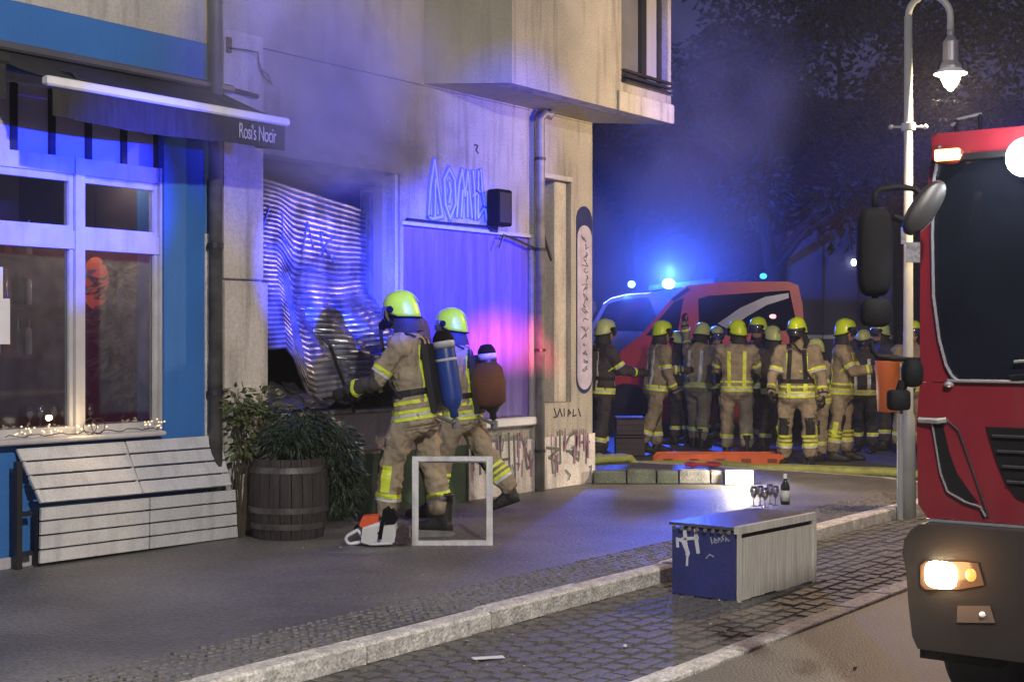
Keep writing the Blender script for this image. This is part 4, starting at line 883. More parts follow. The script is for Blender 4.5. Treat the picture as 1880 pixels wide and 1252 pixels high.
# orange litter bin hung on the pole
bn_ = thing('litter_bin', 'orange litter bin hung on the street lamp pole beside the truck mirrors', 'litter bin', atd(1630, 765, 12.6))
bc_ = V(bn_.location); bc_.z = 0
z0, z1 = atd(1630, 757, 12.6).z, atd(1630, 662, 12.6).z
mk().lathe([(.02, z0), (.088, z0 + .01), (.108, z1 - .02), (.112, z1), (.10, z1), (.085, z0 + .04)], bc_, 20).build('body', mat('orange_enamel', (.75, .17, .03), .5, var=.2, dirt=.3), bn_, smooth=True)
mk().lathe([(.105, z1 + .002), (.118, z1 + .004), (.118, z1 + .035), (.08, z1 + .05), (.02, z1 + .055)], bc_, 20).build('lid', BLACK, bn_, smooth=True)
mk().tube([bc_ + V((0, 0, z0 + .12)) + RGT * .09, bc_ + V((0, 0, z0 + .12)) + RGT * .17], .015, 6).build('bracket', DARKM, bn_)
# second post left of the pole
tag(mk().tube([atd(1653, 955, 12.6) * 1, atd(1653, 760, 12.6)], .028, 10).build('bollard', LPM, None), 'grey steel post standing under the orange bin', 'post')

# ================================================================== RED CREW VAN in the background
VP = atd(1300, 630, 24.0); vd = (-RGT * math.cos(R(12)) + FWD * math.sin(R(12))); vn = V((-vd.y, vd.x, 0)); 
if vn.dot(FWD) < 0: vn = -vn
def onv(px, py, k=0):
    P = VP + vn * k; d = ray(px, py); return CAM + d * ((P - CAM).dot(vn) / d.dot(vn))
rv = thing('fire_crew_van', 'red fire service van with blue roof light parked behind the crowd of firefighters', 'van', VP - V((0, 0, 1.57)))
RED2 = mat('bright_fire_red', (.72, .05, .035), .35, var=.12, coat=.4, dirt=.1)
def vpoly(n, m_, pts, k0, k1, par=rv): return mk().prism([onv(x, y, k0) for x, y in pts], vn * (k1 - k0)).build(n, m_, par)
vpoly('body', RED2, [(1128, 775), (1128, 668), (1140, 645), (1180, 612), (1236, 545), (1262, 524), (1330, 517), (1448, 517), (1466, 524), (1474, 560), (1484, 700), (1484, 775)], 0, 1.9)
vpoly('window', DGLASS, [(1186, 616), (1236, 556), (1256, 546), (1244, 614)], -.012, -.002); vpoly('window', DGLASS, [(1282, 549), (1300, 543), (1450, 533), (1464, 598), (1456, 606), (1285, 618)], -.012, -.002)
vpoly('silver_stripe', mat('silver_reflective_band', (.3, .3, .34), .35, .3), [(1318, 594), (1360, 565), (1405, 545), (1448, 538), (1449, 547), (1408, 560), (1370, 582), (1340, 606)], -.022, -.013)
vpoly('door_trim', DARKM, [(1264, 622), (1268, 622), (1262, 770), (1258, 770)], -.01, -.001)
vpoly('side_stripe', mat('white_reflective_band', (.6, .6, .6), .4), [(1260, 640), (1480, 632), (1481, 648), (1260, 656)], -.01, -.001)
vpoly('window', DGLASS, [(1232, 549), (1262, 528), (1268, 532), (1240, 553)], -.03, -.013)
for px in (1150, 1440):
    P = onv(px, 712 + (14 if px > 1200 else 0), -.02); P.z = .44; M = Matrix((( *vd, 0), (*vn, 0), (0, 0, 1, 0), (0, 0, 0, 1))).transposed()
    M2 = Matrix(((vd.x, vn.x, 0, 0), (vd.y, vn.y, 0, 0), (0, 0, 1, 0), (0, 0, 0, 1)))
    wh = mk().lathe([(.2, -.12), (.38, -.13), (.44, -.09), (.44, .1), (.2, .12)], P, 26, M=M2 @ Matrix.Rotation(R(90), 4, 'X')).build('wheel', RUBBER, rv)
    mk().lathe([(.03, -.1), (.19, -.11), (.21, -.08), (.2, .1), (.03, .1)], P, 20, M=M2 @ Matrix.Rotation(R(90), 4, 'X')).build('rim', GREYM, wh)
lbp = onv(1228, 521, .8)
vpoly('light_bar', mat('dark_blue_light_bar', (.02, .04, .3), .3, emit=(.0, .03, .9), es=.7), [(1190, 533), (1192, 524), (1310, 512), (1312, 522)], .5, 1.1)
mk().ell(onv(1228, 521, .48), (.11, .11, .085), 12).build('blue_beacon', mat('flashing_blue_beacon', (.3, .6, 1), .2, emit=(.10, .35, 1), es=55), rv, smooth=True)
mk().ell(onv(1402, 507, .4), (.06, .06, .05), 10).build('rear_beacon', mat('dim_cyan_beacon', (.1, .5, .8), .3, emit=(.05, .5, .9), es=1.6), rv, smooth=True)
mk().ell(onv(1420, 581, -.06), (.14, .03, .04), 8).build('rear_light_reflection', mat('pale_red_reflection', (.9, .6, .6), .3, emit=(1, .6, .6), es=.9), rv, smooth=True)  # glowing oblong standing for a reflected rear light
light('beacon_light', 'POINT', onv(1228, 500, .3), 1000, (.03, .10, 1), rv, .1)
# dark estate car behind, only its roof and beacon showing
V2 = atd(1150, 630, 29)
ec = thing('emergency_car', 'dark emergency car mostly hidden behind the red van, small blue light on its roof', 'car', V2 - V((0, 0, 1.57)))
def o2_(px, py, k=0): return atd(px, py, 29 + k)
mk().prism([o2_(*p) for p in ((1060, 715), (1062, 640), (1080, 610), (1112, 552), (1150, 540), (1200, 537), (1235, 560), (1250, 640), (1250, 715))], FWD * 1.8).build('body', mat('dark_grey_paint', (.008, .009, .014), .3, coat=.5), ec)
mk().prism([o2_(*p, -.012) for p in ((1090, 608), (1116, 558), (1150, 548), (1192, 546), (1215, 608))], FWD * .01).build('window', DGLASS, ec)
mk().tube([o2_(*p, -.03) for p in ((1108, 558), (1122, 548), (1150, 541), (1195, 538))], .015, 5).build('roof_rail', TRIM, ec)
mk().ell(o2_(1160, 522, .3), (.075, .075, .07), 10).build('blue_beacon', mat('small_cyan_beacon', (.3, .6, 1), .2, emit=(.15, .5, 1), es=14), ec, smooth=True)
mk().box(-.05, .05, -.05, .05, 0, .12).build('beacon_foot', DARKM, ec, loc=(0, 0, 0)).location = o2_(1160, 545, .3) - V(ec.location)
for px in (1085, 1225): 
    P = o2_(px, 700, -.02); P.z = .33; ax = Matrix(((RGT.x, FWD.x, 0, 0), (RGT.y, FWD.y, 0, 0), (0, 0, 1, 0), (0, 0, 0, 1)))
    mk().lathe([(.2, -.1), (.30, -.11), (.33, -.08), (.33, .1), (.2, .1)], P, 20, M=ax @ Matrix.Rotation(R(90), 4, 'X')).build('wheel', RUBBER, ec)
# ================================================================== PEOPLE
TAN = mat('tan_turnout_fabric', (.33, .275, .185), .88, var=.3, scale=5, bump=.9, bscale=14, fine=.12, dirt=.12)
TAND = mat('dim_tan_fabric', (.28, .24, .165), .9, var=.35, scale=5, bump=.5, bscale=18, fine=.12, dirt=.2)
NAVYF = mat('dark_navy_fabric', (.055, .048, .05), .9, var=.35, scale=5, bump=.5, bscale=18)
SKIN = mat('skin', (.42, .24, .17), .55, var=.12, scale=12)
LIME = mat('fluorescent_lime_helmet', (.60, .80, .008), .35, var=.06, scale=8, coat=.1, dirt=.12)
PALEH = mat('pale_lime_helmet', (.50, .58, .22), .35, var=.1, scale=8, dirt=.2)
YSTR = mat('yellow_reflective_tape', (.72, .85, .06), .45, var=.08); SSTR = mat('silver_reflective_tape', (.62, .64, .60), .35, var=.1)
GLV = mat('black_glove_leather', (.02, .018, .018), .6, var=.4, bump=.3); STRP = mat('black_webbing', (.018, .018, .02), .7, var=.3, bump=.3)
CYLB = mat('blue_air_cylinder', (.015, .05, .26), .35, var=.1); CYLW = mat('pale_cylinder_band', (.5, .52, .54), .4); BRN = mat('brown_canvas_bag', (.13, .05, .03), .85, var=.3, bump=.4)
VIS = glassmat('clear_visor', (.6, .62, .6), .05, .25)
PANTD = mat('dark_trouser', (.05, .045, .04), .9, var=.3, bump=.4, bscale=18)
ctex = bpy.data.textures.new('fold_noise', 'CLOUDS'); ctex.noise_scale = .095; ctex.noise_depth = 1
ctex2 = bpy.data.textures.new('crease_noise', 'MUSGRAVE') if False else bpy.data.textures.new('crease_noise', 'CLOUDS'); ctex2.noise_scale = .036; ctex2.noise_depth = 1
def remesh(mb, voxel, smooth_it=3, disp=0.0, strength=.5):
    me = bpy.data.meshes.new('tmp'); me.from_pydata([tuple(v) for v in mb.v], [], mb.f); me.update()
    bm = bmesh.new(); bm.from_mesh(me); bmesh.ops.recalc_face_normals(bm, faces=bm.faces); bm.to_mesh(me); bm.free()
    o = bpy.data.objects.new('tmp', me); COL.objects.link(o)
    md = o.modifiers.new('r', 'REMESH'); md.mode = 'VOXEL'; md.voxel_size = voxel
    s = o.modifiers.new('s', 'SMOOTH'); s.factor = strength; s.iterations = smooth_it
    if disp:
        d = o.modifiers.new('e', 'DISPLACE'); d.texture = ctex2; d.strength = disp * .42; d.mid_level = .5; d.texture_coords = 'LOCAL'
        d = o.modifiers.new('d', 'DISPLACE'); d.texture = ctex; d.strength = disp; d.mid_level = .5; d.texture_coords = 'LOCAL'
    dg = bpy.context.evaluated_depsgraph_get(); ev = o.evaluated_get(dg); out = bpy.data.meshes.new_from_object(ev)
    bpy.data.objects.remove(o); out.polygons.foreach_set('use_smooth', [True] * len(out.polygons)); return out
# ---- helmet, shared by everyone: forward is +X, origin at head centre
def helmet_meshes():
    out = {}
    n = 28; rings = []
    for i in range(11):
        el = i / 10
        ring = []
        for j in range(n):
            a = 2 * math.pi * j / n; fr_ = math.cos(a)
            low = -.035 + .055 * max(0, fr_) - .045 * max(0, -fr_) - .02 * (1 - abs(fr_))
            z = low + (.150 - low) * math.sin(el * math.pi / 2)
            rr = math.cos(el * math.pi / 2) ** .62 * (1 - .04 * (1 - el)); 
            ring.append(V((.148 * rr * fr_ - .008, .122 * rr * math.sin(a), z)))
        rings.append(ring)
    rings[-1] = [V((-.008, 0, .150)) + (p - V((-.008, 0, .150))) * .02 for p in rings[-2]]
    inner = [[p * .93 for p in rings[0]]]
    b = mk(); b.loft(inner + rings)
    b.loft([[V((x, y, z)) for x, y, z in ((c[0] - .01, -.014, c[1] - .012), (c[0] - .0, -.01, c[1] + .006), (c[0], .01, c[1] + .006), (c[0] - .01, .014, c[1] - .012))] for c in [(.149 * math.cos(t) - .008, .150 * math.sin(t)) for t in [math.pi * (.12 + .76 * k / 12) for k in range(13)]]])
    out['shell'] = b
    b = mk(); b.tube([V((.150 * math.cos(a) - .008, .124 * math.sin(a), -.033 + .055 * max(0, math.cos(a)) - .045 * max(0, -math.cos(a)) - .02 * (1 - abs(math.cos(a))))) for a in [2 * math.pi * j / 28 for j in range(28)]], .007, 6, closed=True); out['edge'] = b
    b = mk(); 
    for s in (-1, 1): out['side_mount%d' % s] = mk().lathe([(.005, -.008), (.026, -.008), (.028, .004), (.018, .012), (.005, .013)], V((.045, .118 * s, .012)), 14, M=Matrix.Rotation(R(-90 * s), 4, 'X'))
    b = mk(); rr = []
    for z, k in ((.045, 1.0), (.02, 1.06), (-.03, 1.08), (-.07, .98)): rr.append([V((.152 * k * math.cos(a) - .012, .124 * k * math.sin(a), z)) for a in [R(-62 + 124 * j / 14) for j in range(15)]])
    vs = [p for r_ in rr for p in r_]; fs = [(i * 15 + j, i * 15 + j + 1, (i + 1) * 15 + j + 1, (i + 1) * 15 + j) for i in range(3) for j in range(14)]
    n0 = len(vs); vs += [p * .98 for p in vs]; fs += [tuple(n0 + x for x in f[::-1]) for f in fs]; b.add(vs, fs); out['visor'] = b
    b = mk(); rr = []
    for z, k in ((-.03, .98), (-.09, 1.0), (-.15, 1.12), (-.18, 1.2)): rr.append([V((.118 * k * math.cos(a) - .02, .104 * k * math.sin(a), z)) for a in [R(62 + 236 * j / 18) for j in range(19)]])
    vs = [p for r_ in rr for p in r_]; fs = [(i * 19 + j, i * 19 + j + 1, (i + 1) * 19 + j + 1, (i + 1) * 19 + j) for i in range(3) for j in range(18)]
    n0 = len(vs); vs += [p * .95 for p in vs]; fs += [tuple(n0 + x for x in f[::-1]) for f in fs]; b.add(vs, fs); out['neck_guard'] = b
    return out
HM = helmet_meshes(); HCACHE = {}
def cached(key, fn):
    if key not in HCACHE: HCACHE[key] = fn()
    return HCACHE[key]
def inst(name, me, par, M):
    o = bpy.data.objects.new(name, me); COL.objects.link(o); o.parent = par; o.matrix_local = M; return o
def meshof(mb, m_, smooth=True):
    o = mb.build('x', m_, None, smooth=smooth); me = o.data; bpy.data.objects.remove(o); return me
# ---- glove with five fingers closing round a grip; hand points along -Z, palm faces +X
def glove():
    b = mk(); b.loft([[V((.017 * math.cos(a), .037 * s * math.sin(a), z)) for a in [2 * math.pi * k / 12 for k in range(12)]] for z, s in ((.05, .85), (.03, .9), (0, .85), (-.04, 1.0), (-.075, 1.05), (-.088, .9))])
    for k, (y, L) in enumerate(((-.030, .066), (-.010, .078), (.010, .074), (.029, .06))):
        p0 = V((0, y, -.075)); p1 = p0 + V((.010, 0, -L * .45)); p2 = p1 + V((.028, 0, -L * .18)); p3 = p2 + V((.022, 0, L * .22))
        b.cap(p0 + V((0, 0, .02)), p1, .0105, .010, 8); b.cap(p1, p2, .010, .0092, 8); b.cap(p2, p3, .0092, .008, 8)
    b.cap((.008, -.032, -.012), (.030, -.050, -.045), .0125, .0115, 8); b.cap((.030, -.050, -.045), (.045, -.038, -.075), .0115, .009, 8)
    b.loft([[V((.036 * s * math.cos(a), .042 * s * math.sin(a), z)) for a in [2 * math.pi * k / 12 for k in range(12)]] for z, s in ((.10, 1.05), (.05, .98), (.02, .75), (.01, .55))])
    me = remesh(b, .005, 2); me.materials.append(GLV); return me
def boot():
    b = mk(); k = 16
    def ring(x, wd, top, bot=0): return [V((x, wd * math.copysign(abs(math.cos(a)) ** .7, math.cos(a)), bot + (top - bot) * (.5 + .5 * math.copysign(abs(math.sin(a)) ** .7, math.sin(a))))) for a in [2 * math.pi * j / k for j in range(k)]]
    b.loft([ring(-.095, .02, .06, .012), ring(-.085, .040, .09), ring(-.04, .046, .13), ring(.03, .044, .12), ring(.09, .048, .09), ring(.15, .048, .075), ring(.185, .036, .06, .004), ring(.20, .015, .04, .012)])
    b.loft([[V((.064 * s * math.cos(a) - .03 , .056 * s * math.sin(a), z)) for a in [2 * math.pi * j / k for j in range(k)]] for z, s in ((.05, .9), (.12, .95), (.2, 1.02), (.28, 1.12), (.285, .9))])
    me = remesh(b, .011, 2); me.materials.append(mat('black_boot_leather', (.02, .019, .018), .5, var=.4, bump=.3)); return me
def dirv(pitch, out, side):
    """unit vector hanging down, swung forward by pitch and outward by out (degrees)"""
    p, o = R(pitch), R(out); return V((math.sin(p) * math.cos(o), side * math.sin(o), -math.cos(p) * math.cos(o)))
def person(label, base, heading, legs=((5, 4), (-5, 4)), arms=((10, 8, 25), (10, 8, 25)), lean=3, turn=0, nod=0, scale=1.0, cloth=TAN, hel=LIME, tank=None, mask=False, stripes=2, cuffs=True, detail=False, extra=None, group='firefighters gathered by the red van', spread=3, dark_fore=False, cyl=None, backtape=True, legtape=False, twist=0, wide=1.0):
    root = thing('person', label, 'firefighter' if True else '', base, group)
    root.rotation_euler = (0, 0, heading); root.scale = (scale,) * 3
    # skeleton, feet found first so that the lower one stands on the ground
    TH, SHN, FT = .43, .43, .085
    hips = {}; feet = {}
    for sd, (th, kn) in zip((1, -1), legs):
        h = V((0, .095 * sd, 0)); k = h + dirv(th, spread, sd) * TH; a = k + dirv(th - kn, spread * .4, sd) * SHN; feet[sd] = (h, k, a, th, kn)
    lowest = min(f[2].z - FT * .95 for f in feet.values()); P = V((0, 0, -lowest))
    L = Matrix.Rotation(R(lean), 4, 'Y'); TW = Matrix.Rotation(R(twist), 4, 'Z')
    def T(x, y, z): return P + (L @ TW @ V((x, y, z)))
    NS_ = 20
    def ring(x, z, rx, ry, pw=.85): return [T(x + rx * math.copysign(abs(math.cos(a)) ** pw, math.cos(a)), ry * wide * math.copysign(abs(math.sin(a)) ** pw, math.sin(a)), z) for a in [2 * math.pi * j / NS_ for j in range(NS_)]]
    b = mk()
    b.loft([ring(0, -.16, .13, .17), ring(0, -.155, .148, .195), ring(0, -.05, .145, .19), ring(.005, .08, .128, .172), ring(.01, .22, .138, .185), ring(.0, .36, .135, .205), ring(-.01, .43, .115, .200), ring(-.012, .475, .085, .14), ring(-.008, .50, .065, .08)])
    b.loft([ring(0, -.24, .06, .10), ring(0, -.2, .12, .165), ring(0, -.05, .13, .175), ring(0, .0, .1, .15)])
    b.loft([ring(-.012, .45, .072, .082), ring(-.008, .50, .078, .086), ring(.0, .54, .062, .066), ring(.004, .60, .055, .055)])
    hc = T(.02, 0, .645); HR = Matrix.Rotation(R(lean * .3), 4, 'Y') @ Matrix.Rotation(R(turn), 4, 'Z') @ Matrix.Rotation(R(nod), 4, 'Y')
    def Hh(x, y, z): return hc + (HR @ V((x, y, z)))
    b.ell(hc, (.095, .076, .115), 14, M=HR); b.ell(Hh(.03, 0, -.05), (.062, .055, .062), 10, M=HR)
    b.loft([[Hh(.085, -.01, .02), Hh(.085, .01, .02), Hh(.08, .0, .03)], [Hh(.118, -.014, -.022), Hh(.118, .014, -.022), Hh(.112, 0, -.005)], [Hh(.085, -.012, -.035), Hh(.085, .012, -.035), Hh(.1, 0, -.03)]])
    for s in (-1, 1): b.ell(Hh(-.005, .078 * s, -.01), (.02, .008, .03), 6, M=HR)
    b.ell(Hh(.088, 0, -.05), (.012, .026, .010), 6, M=HR)
    seg = {}
    for sd in (1, -1):
        h, k, a, th, kn = feet[sd]; h, k, a = P + h, P + k, P + a
        b.cap(h + V((0, 0, .02)), k, .112, .086, 14); b.cap(k, a + (k - a).normalized() * .10, .088, .083, 14)
        b.cap(k + dirv(th - kn * .5 + 90, 0, sd) * .012, k + (a - k) * .1, .082, .08, 12)
        seg[('thigh', sd)] = (h, k); seg[('shin', sd)] = (k, a)
        inst('boot', cached('boot', boot), root, Matrix.Translation(V((a.x + .03, a.y, a.z - FT))) @ Matrix.Rotation(R((th - kn) * -.55 if (a.z - FT) > .02 else 0), 4, 'Y'))
    for i, sd in enumerate((1, -1)):
        pt, ou, el = arms[i][:3]; inw = arms[i][3] if len(arms[i]) > 3 else 0
        s0 = T(-.005, .195 * sd * wide, .405); e = s0 + (TW @ dirv(pt, ou, sd)) * .29; w_d = (TW @ dirv(pt + el, ou * .3 - inw, sd)); wr = e + w_d * .245
        b.cap(s0, e, .078, .062, 14); b.cap(e, wr, .063, .050, 14); b.ell(s0 + V((0, 0, .01)), (.088, .082, .082), 10)
        seg[('arm', sd)] = (s0, e); seg[('fore', sd)] = (e, wr)
        z = -w_d; x = V((1, 0, 0)) - z * z.x; x = (V((0, -sd, 0)) - z * (z.y * -sd)).normalized(); y = z.cross(x)
        M = Matrix(((x.x, y.x, z.x, 0), (x.y, y.y, z.y, 0), (x.z, y.z, z.z, 0), (0, 0, 0, 1)))
        seg[('hand', sd)] = (wr, w_d)
        inst('glove', cached('glove', glove), root, Matrix.Translation(wr + w_d * .02) @ M @ Matrix.Scale(1.12, 4))
    me = remesh(b, .0105 if detail else .018, 2, .045)
    for m_ in (cloth, SKIN, PANTD): me.materials.append(m_)
    body = bpy.data.objects.new('body', me); COL.objects.link(body); body.parent = root
    neckz = T(0, 0, .545)
    idx = [0] * len(me.polygons)
    for i, p in enumerate(me.polygons):
        if (p.center - hc).length < .15 and (p.center - neckz).dot(L @ V((0, 0, 1))) > .0: idx[i] = 1
        if dark_fore:
            for sd in (1, -1):
                a_, e_ = seg[('fore', sd)]; f_ = (p.center - a_).dot(e_ - a_) / (e_ - a_).length_squared
                if -.15 < f_ < 1.3 and (p.center - a_.lerp(e_, f_)).length < .10 and (p.center - T(0, 0, .2)).length > .22: idx[i] = 2
    me.polygons.foreach_set('material_index', idx)
    bvh = BVHTree.FromPolygons([v.co for v in me.vertices], [p.vertices for p in me.polygons])
    def hit(o_, d, far=.35, dflt=.1):
        h_ = bvh.ray_cast(o_, d, far); return h_[3] if h_[0] is not None else dflt
    def band(a, b_, t0, t1, m_, name='reflective_tape', off=.006, n=26, maxr=.25, dflt=.09):
        ax = (b_ - a).normalized(); r1 = ax.orthogonal().normalized(); r2_ = ax.cross(r1); rings = []
        D = []
        for t in (t0, (t0 + t1) / 2, t1):
            c_ = a.lerp(b_, t); row = [hit(c_, r1 * math.cos(q) + r2_ * math.sin(q), .4, dflt) for q in [2 * math.pi * j / n for j in range(n)]]
            row = [min(x, maxr) for x in row]; D.append((c_, row))
        def rg(i, o_): return [D[i][0] + (r1 * math.cos(2 * math.pi * j / n) + r2_ * math.sin(2 * math.pi * j / n)) * (D[i][1][j] + o_) for j in range(n)]
        m2 = mk(); m2.loft([rg(0, -.004), rg(0, off), rg(1, off), rg(2, off), rg(2, -.004)]); return m2.build(name, m_, root, smooth=False, local=True)
    def vtape(front, y0, y1, z0, z1, m_, wd=.045, name='reflective_tape', off=.006, n=12):
        rows = []
        for i in range(n + 1):
            f = i / n; y = y0 + (y1 - y0) * f; z = z0 + (z1 - z0) * f; row = []
            for dy in (-wd / 2, 0, wd / 2):
                o_ = T(front * .5, y + dy, z); d = (L @ TW @ V((-front, 0, 0))); h_ = bvh.ray_cast(o_, d, .6)
                row.append((h_[0] if h_[0] is not None else T(front * .12, y + dy, z)) - d * off)
            rows.append(row)
        d = (L @ TW @ V((-front, 0, 0)))
        m2 = mk(); m2.loft([[r_[0] + d * .01, r_[0], r_[1], r_[2], r_[2] + d * .01, r_[1] + d * .01] for r_ in rows]); return m2.build(name, m_, root, local=True)
    ta, tb_ = T(0, 0, -.2), T(0, 0, .45)
    def tz(z): return (z + .2) / .65
    if stripes:
        band(ta, tb_, tz(-.115), tz(-.09), YSTR, dflt=.16); band(ta, tb_, tz(-.089), tz(-.067), SSTR, dflt=.16); band(ta, tb_, tz(-.066), tz(-.041), YSTR, dflt=.16)
        if stripes > 1: band(ta, tb_, tz(.0), tz(.025), YSTR, dflt=.16)
        for fr_ in (1, -1) if backtape else (1,):
            for y in (-.095, .095): vtape(fr_, y, y * 1.05, -.04, .40, YSTR if (detail or stripes > 1) else SSTR)
        for sd in (1, -1):
            a, e = seg[('arm', sd)]; band(a, e, .62, .72, YSTR); band(a, e, .725, .80, SSTR); a, e = seg[('fore', sd)]; band(a, e, .62, .74, YSTR, dflt=.06)
    if cuffs:
        for sd in (1, -1):
            a, e = seg[('shin', sd)]; band(a, e, .52, .59, YSTR, dflt=.08); band(a, e, .593, .65, SSTR, dflt=.08)
            if legtape: band(a, e, .30, .36, YSTR, dflt=.08); band(a, e, .42, .47, YSTR, dflt=.08); 
    if detail or legtape:
        for sd in (1, -1):
            k, a = seg[('shin', sd)]; ax = (a - k).normalized(); rows = []
            for i in range(7):
                c_ = k.lerp(a, .06 + .44 * i / 6); row = []
                for q in (-.35, 0, .35):
                    d = (V((math.sin(q), sd * math.cos(q), 0))); d = (d - ax * d.dot(ax)).normalized(); h_ = hit(c_, d, .3, .08); row.append((c_ + d * (h_ + .006), d))
                rows.append([row[0][0] - row[0][1] * .008, row[0][0], row[1][0], row[2][0], row[2][0] - row[2][1] * .008])
            mk().loft(rows).build('leg_tape', YSTR, root, local=True)
    # pockets, knee patches and cuffs
    def patch(seg_key, t_, ang, wd, ht, m_, nm, off=.012):
        a, e = seg[seg_key]; ax = (e - a).normalized(); sd = seg_key[1]; rows = []
        for i in range(5):
            c_ = a.lerp(e, t_) + ax * (ht * (i / 4 - .5)); row = []
            for j in range(5):
                q = ang + (j / 4 - .5) * wd / .1; d = V((math.cos(q), sd * math.sin(q), 0)); d = (d - ax * d.dot(ax)).normalized(); h_ = hit(c_, d, .3, .08)
                row.append(c_ + d * (h_ + off * (1 if 0 < j < 4 and 0 < i < 4 else .4)))
            rows.append(row)
        vs = [p for r_ in rows for p in r_]; n0 = len(vs); ctr = a.lerp(e, t_); vs += [p + (ctr - p).normalized() * .02 for p in vs]
        fs = [(i * 5 + j, i * 5 + j + 1, (i + 1) * 5 + j + 1, (i + 1) * 5 + j) for i in range(4) for j in range(4)]
        fs += [tuple(n0 + x for x in f[::-1]) for f in fs]
        mk().add(vs, fs).build(nm, m_, root, smooth=False, local=True)
    for sd in (1, -1):
        patch(('thigh', sd), .55, 1.35, .13, .17, cloth, 'pocket', .020); patch(('shin', sd), .06, .1, .14, .20, STRP, 'knee_patch', .008)
        a, e = seg[('fore', sd)]; band(a, e, .90, 1.0, STRP, 'sleeve_cuff', .004, dflt=.055)
    band(ta, tb_, .03, .075, cloth, 'coat_hem', .012, dflt=.17)
    # helmet
    HMt = Matrix.Translation(hc + (HR @ V((-.006, 0, .025)))) @ HR.to_4x4() @ Matrix.Scale(.93, 4)
    hm = inst('helmet', cached('hs' + hel.name, lambda: meshof(HM['shell'], hel)), root, HMt)
    for nm, m_ in (('edge', BLACK), ('side_mount1', BLACK), ('side_mount-1', BLACK), ('visor', VIS), ('neck_guard', STRP)):
        key = 'h_' + nm; inst({'edge': 'rim'}.get(nm, nm.rstrip('-1')), cached(key, lambda: meshof(HM[nm], m_, 'side' not in nm)), hm, Matrix.Identity(4))
    if mask:
        q = mk(); q.loft([[V((x, r_ * 1.0 * math.cos(a), zc + r_ * math.sin(a) * sq)) for a in [2 * math.pi * j / 14 for j in range(14)]] for x, r_, zc, sq in ((.05, .07, -.015, 1.1), (.095, .066, -.02, 1.05), (.12, .05, -.04, .9), (.145, .034, -.062, 1), (.165, .03, -.066, 1), (.168, .012, -.066, 1))])
        mk_ = q.build('breathing_mask', BLACK, root, smooth=True, local=True); mk_.matrix_local = Matrix.Translation(hc) @ HR.to_4x4()
        mk().tube([Hh(.16, 0, -.07), Hh(.15, .05, -.16), T(.16, .08, .40), T(.16, .10, .2), T(.05, .19, .05), T(-.14, .1, .0)], .013, 8).build('air_hose', RUBBER, root, smooth=True, local=True)
    if tank:
        bp_ = mk(); bp_.loft([[T(-.135 - d_, y, z) for y, z in ((-.12, -.08), (.12, -.08), (.14, .1), (.12, .40), (-.12, .40), (-.14, .1))] for d_ in (0, .045)]); bp_.build('back_plate', STRP, root, local=True)
        zc = -.14; M = Matrix.Translation(T(-.265, 0, zc)) @ (L @ TW)
        A = mk().lathe([(.01, 0), (.03, .0), (.03, .05), (.05, .07), (.074, .11), (.076, .14), (.076, .50), (.07, .555), (.05, .59), (.01, .60)], n=22, M=M).build('air_cylinder', cyl or CYLB, root, smooth=True, local=True)
        mk().lathe([(.072, .50), (.079, .49), (.079, .535), (.074, .545)], n=22, M=M).build('pale_band', CYLW, A, smooth=True, local=True)
        mk().lathe([(.072, .40), (.0785, .40), (.0785, .42), (.072, .42)], n=22, M=M).build('pale_band', CYLW, A, smooth=True, local=True)
        mk().lathe([(.01, .62), (.045, .615), (.072, .575), (.078, .545), (.068, .54)], n=20, M=M).build('rubber_cap', BLACK, A, smooth=True, local=True)
        v_ = mk(); v_.lathe([(.012, -.08), (.03, -.08), (.032, -.02), (.015, -.005), (.015, .01)], n=10, M=M); v_.tube([M @ V((0, 0, -.03)), M @ V((.0, .08, -.03)), M @ V((.1, .1, .03))], .014, 6); v_.build('valve', GREYM, A, local=True)
        for y in (-.1, .1):
            vtape(1, y, y * .8, .05, .44, STRP, .05, 'shoulder_strap', .014); vtape(-1, y, y * .7, .30, .45, STRP, .05, 'shoulder_strap', .016)
            s_ = [T(-.10 + .2 * k / 6, y * (1 - .1 * k / 6), .455 + .035 * math.sin(math.pi * k / 6)) for k in range(7)]
            mk().loft([[p + V((0, -.025, 0)), p + V((0, .025, 0)), p + V((0, .025, .014)), p + V((0, -.025, .014))] for p in s_]).build('shoulder_strap', STRP, root, local=True)
        band(ta, tb_, tz(.055), tz(.10), STRP, 'waist_belt', .013, dflt=.15)
    if tank == 'bag':
        q = mk(); q.loft([[T(-.20 + .11 * s * math.cos(a) * 1.3 - .05, .02 + .15 * s * math.sin(a), z) for a in [2 * math.pi * j / 14 for j in range(14)]] for z, s in ((-.04, .6), (.0, .95), (.15, 1.05), (.28, .95), (.33, .6))]); q.build('shoulder_bag', BRN, root, smooth=True, local=True)
    if extra: extra(root, T, Hh, seg)
    return root
H_LEFT = math.atan2(-RGT.y, -RGT.x); H_RIGHT = math.atan2(RGT.y, RGT.x); H_CAM = math.atan2(-FWD.y, -FWD.x); H_AWAY = math.atan2(FWD.y, FWD.x)
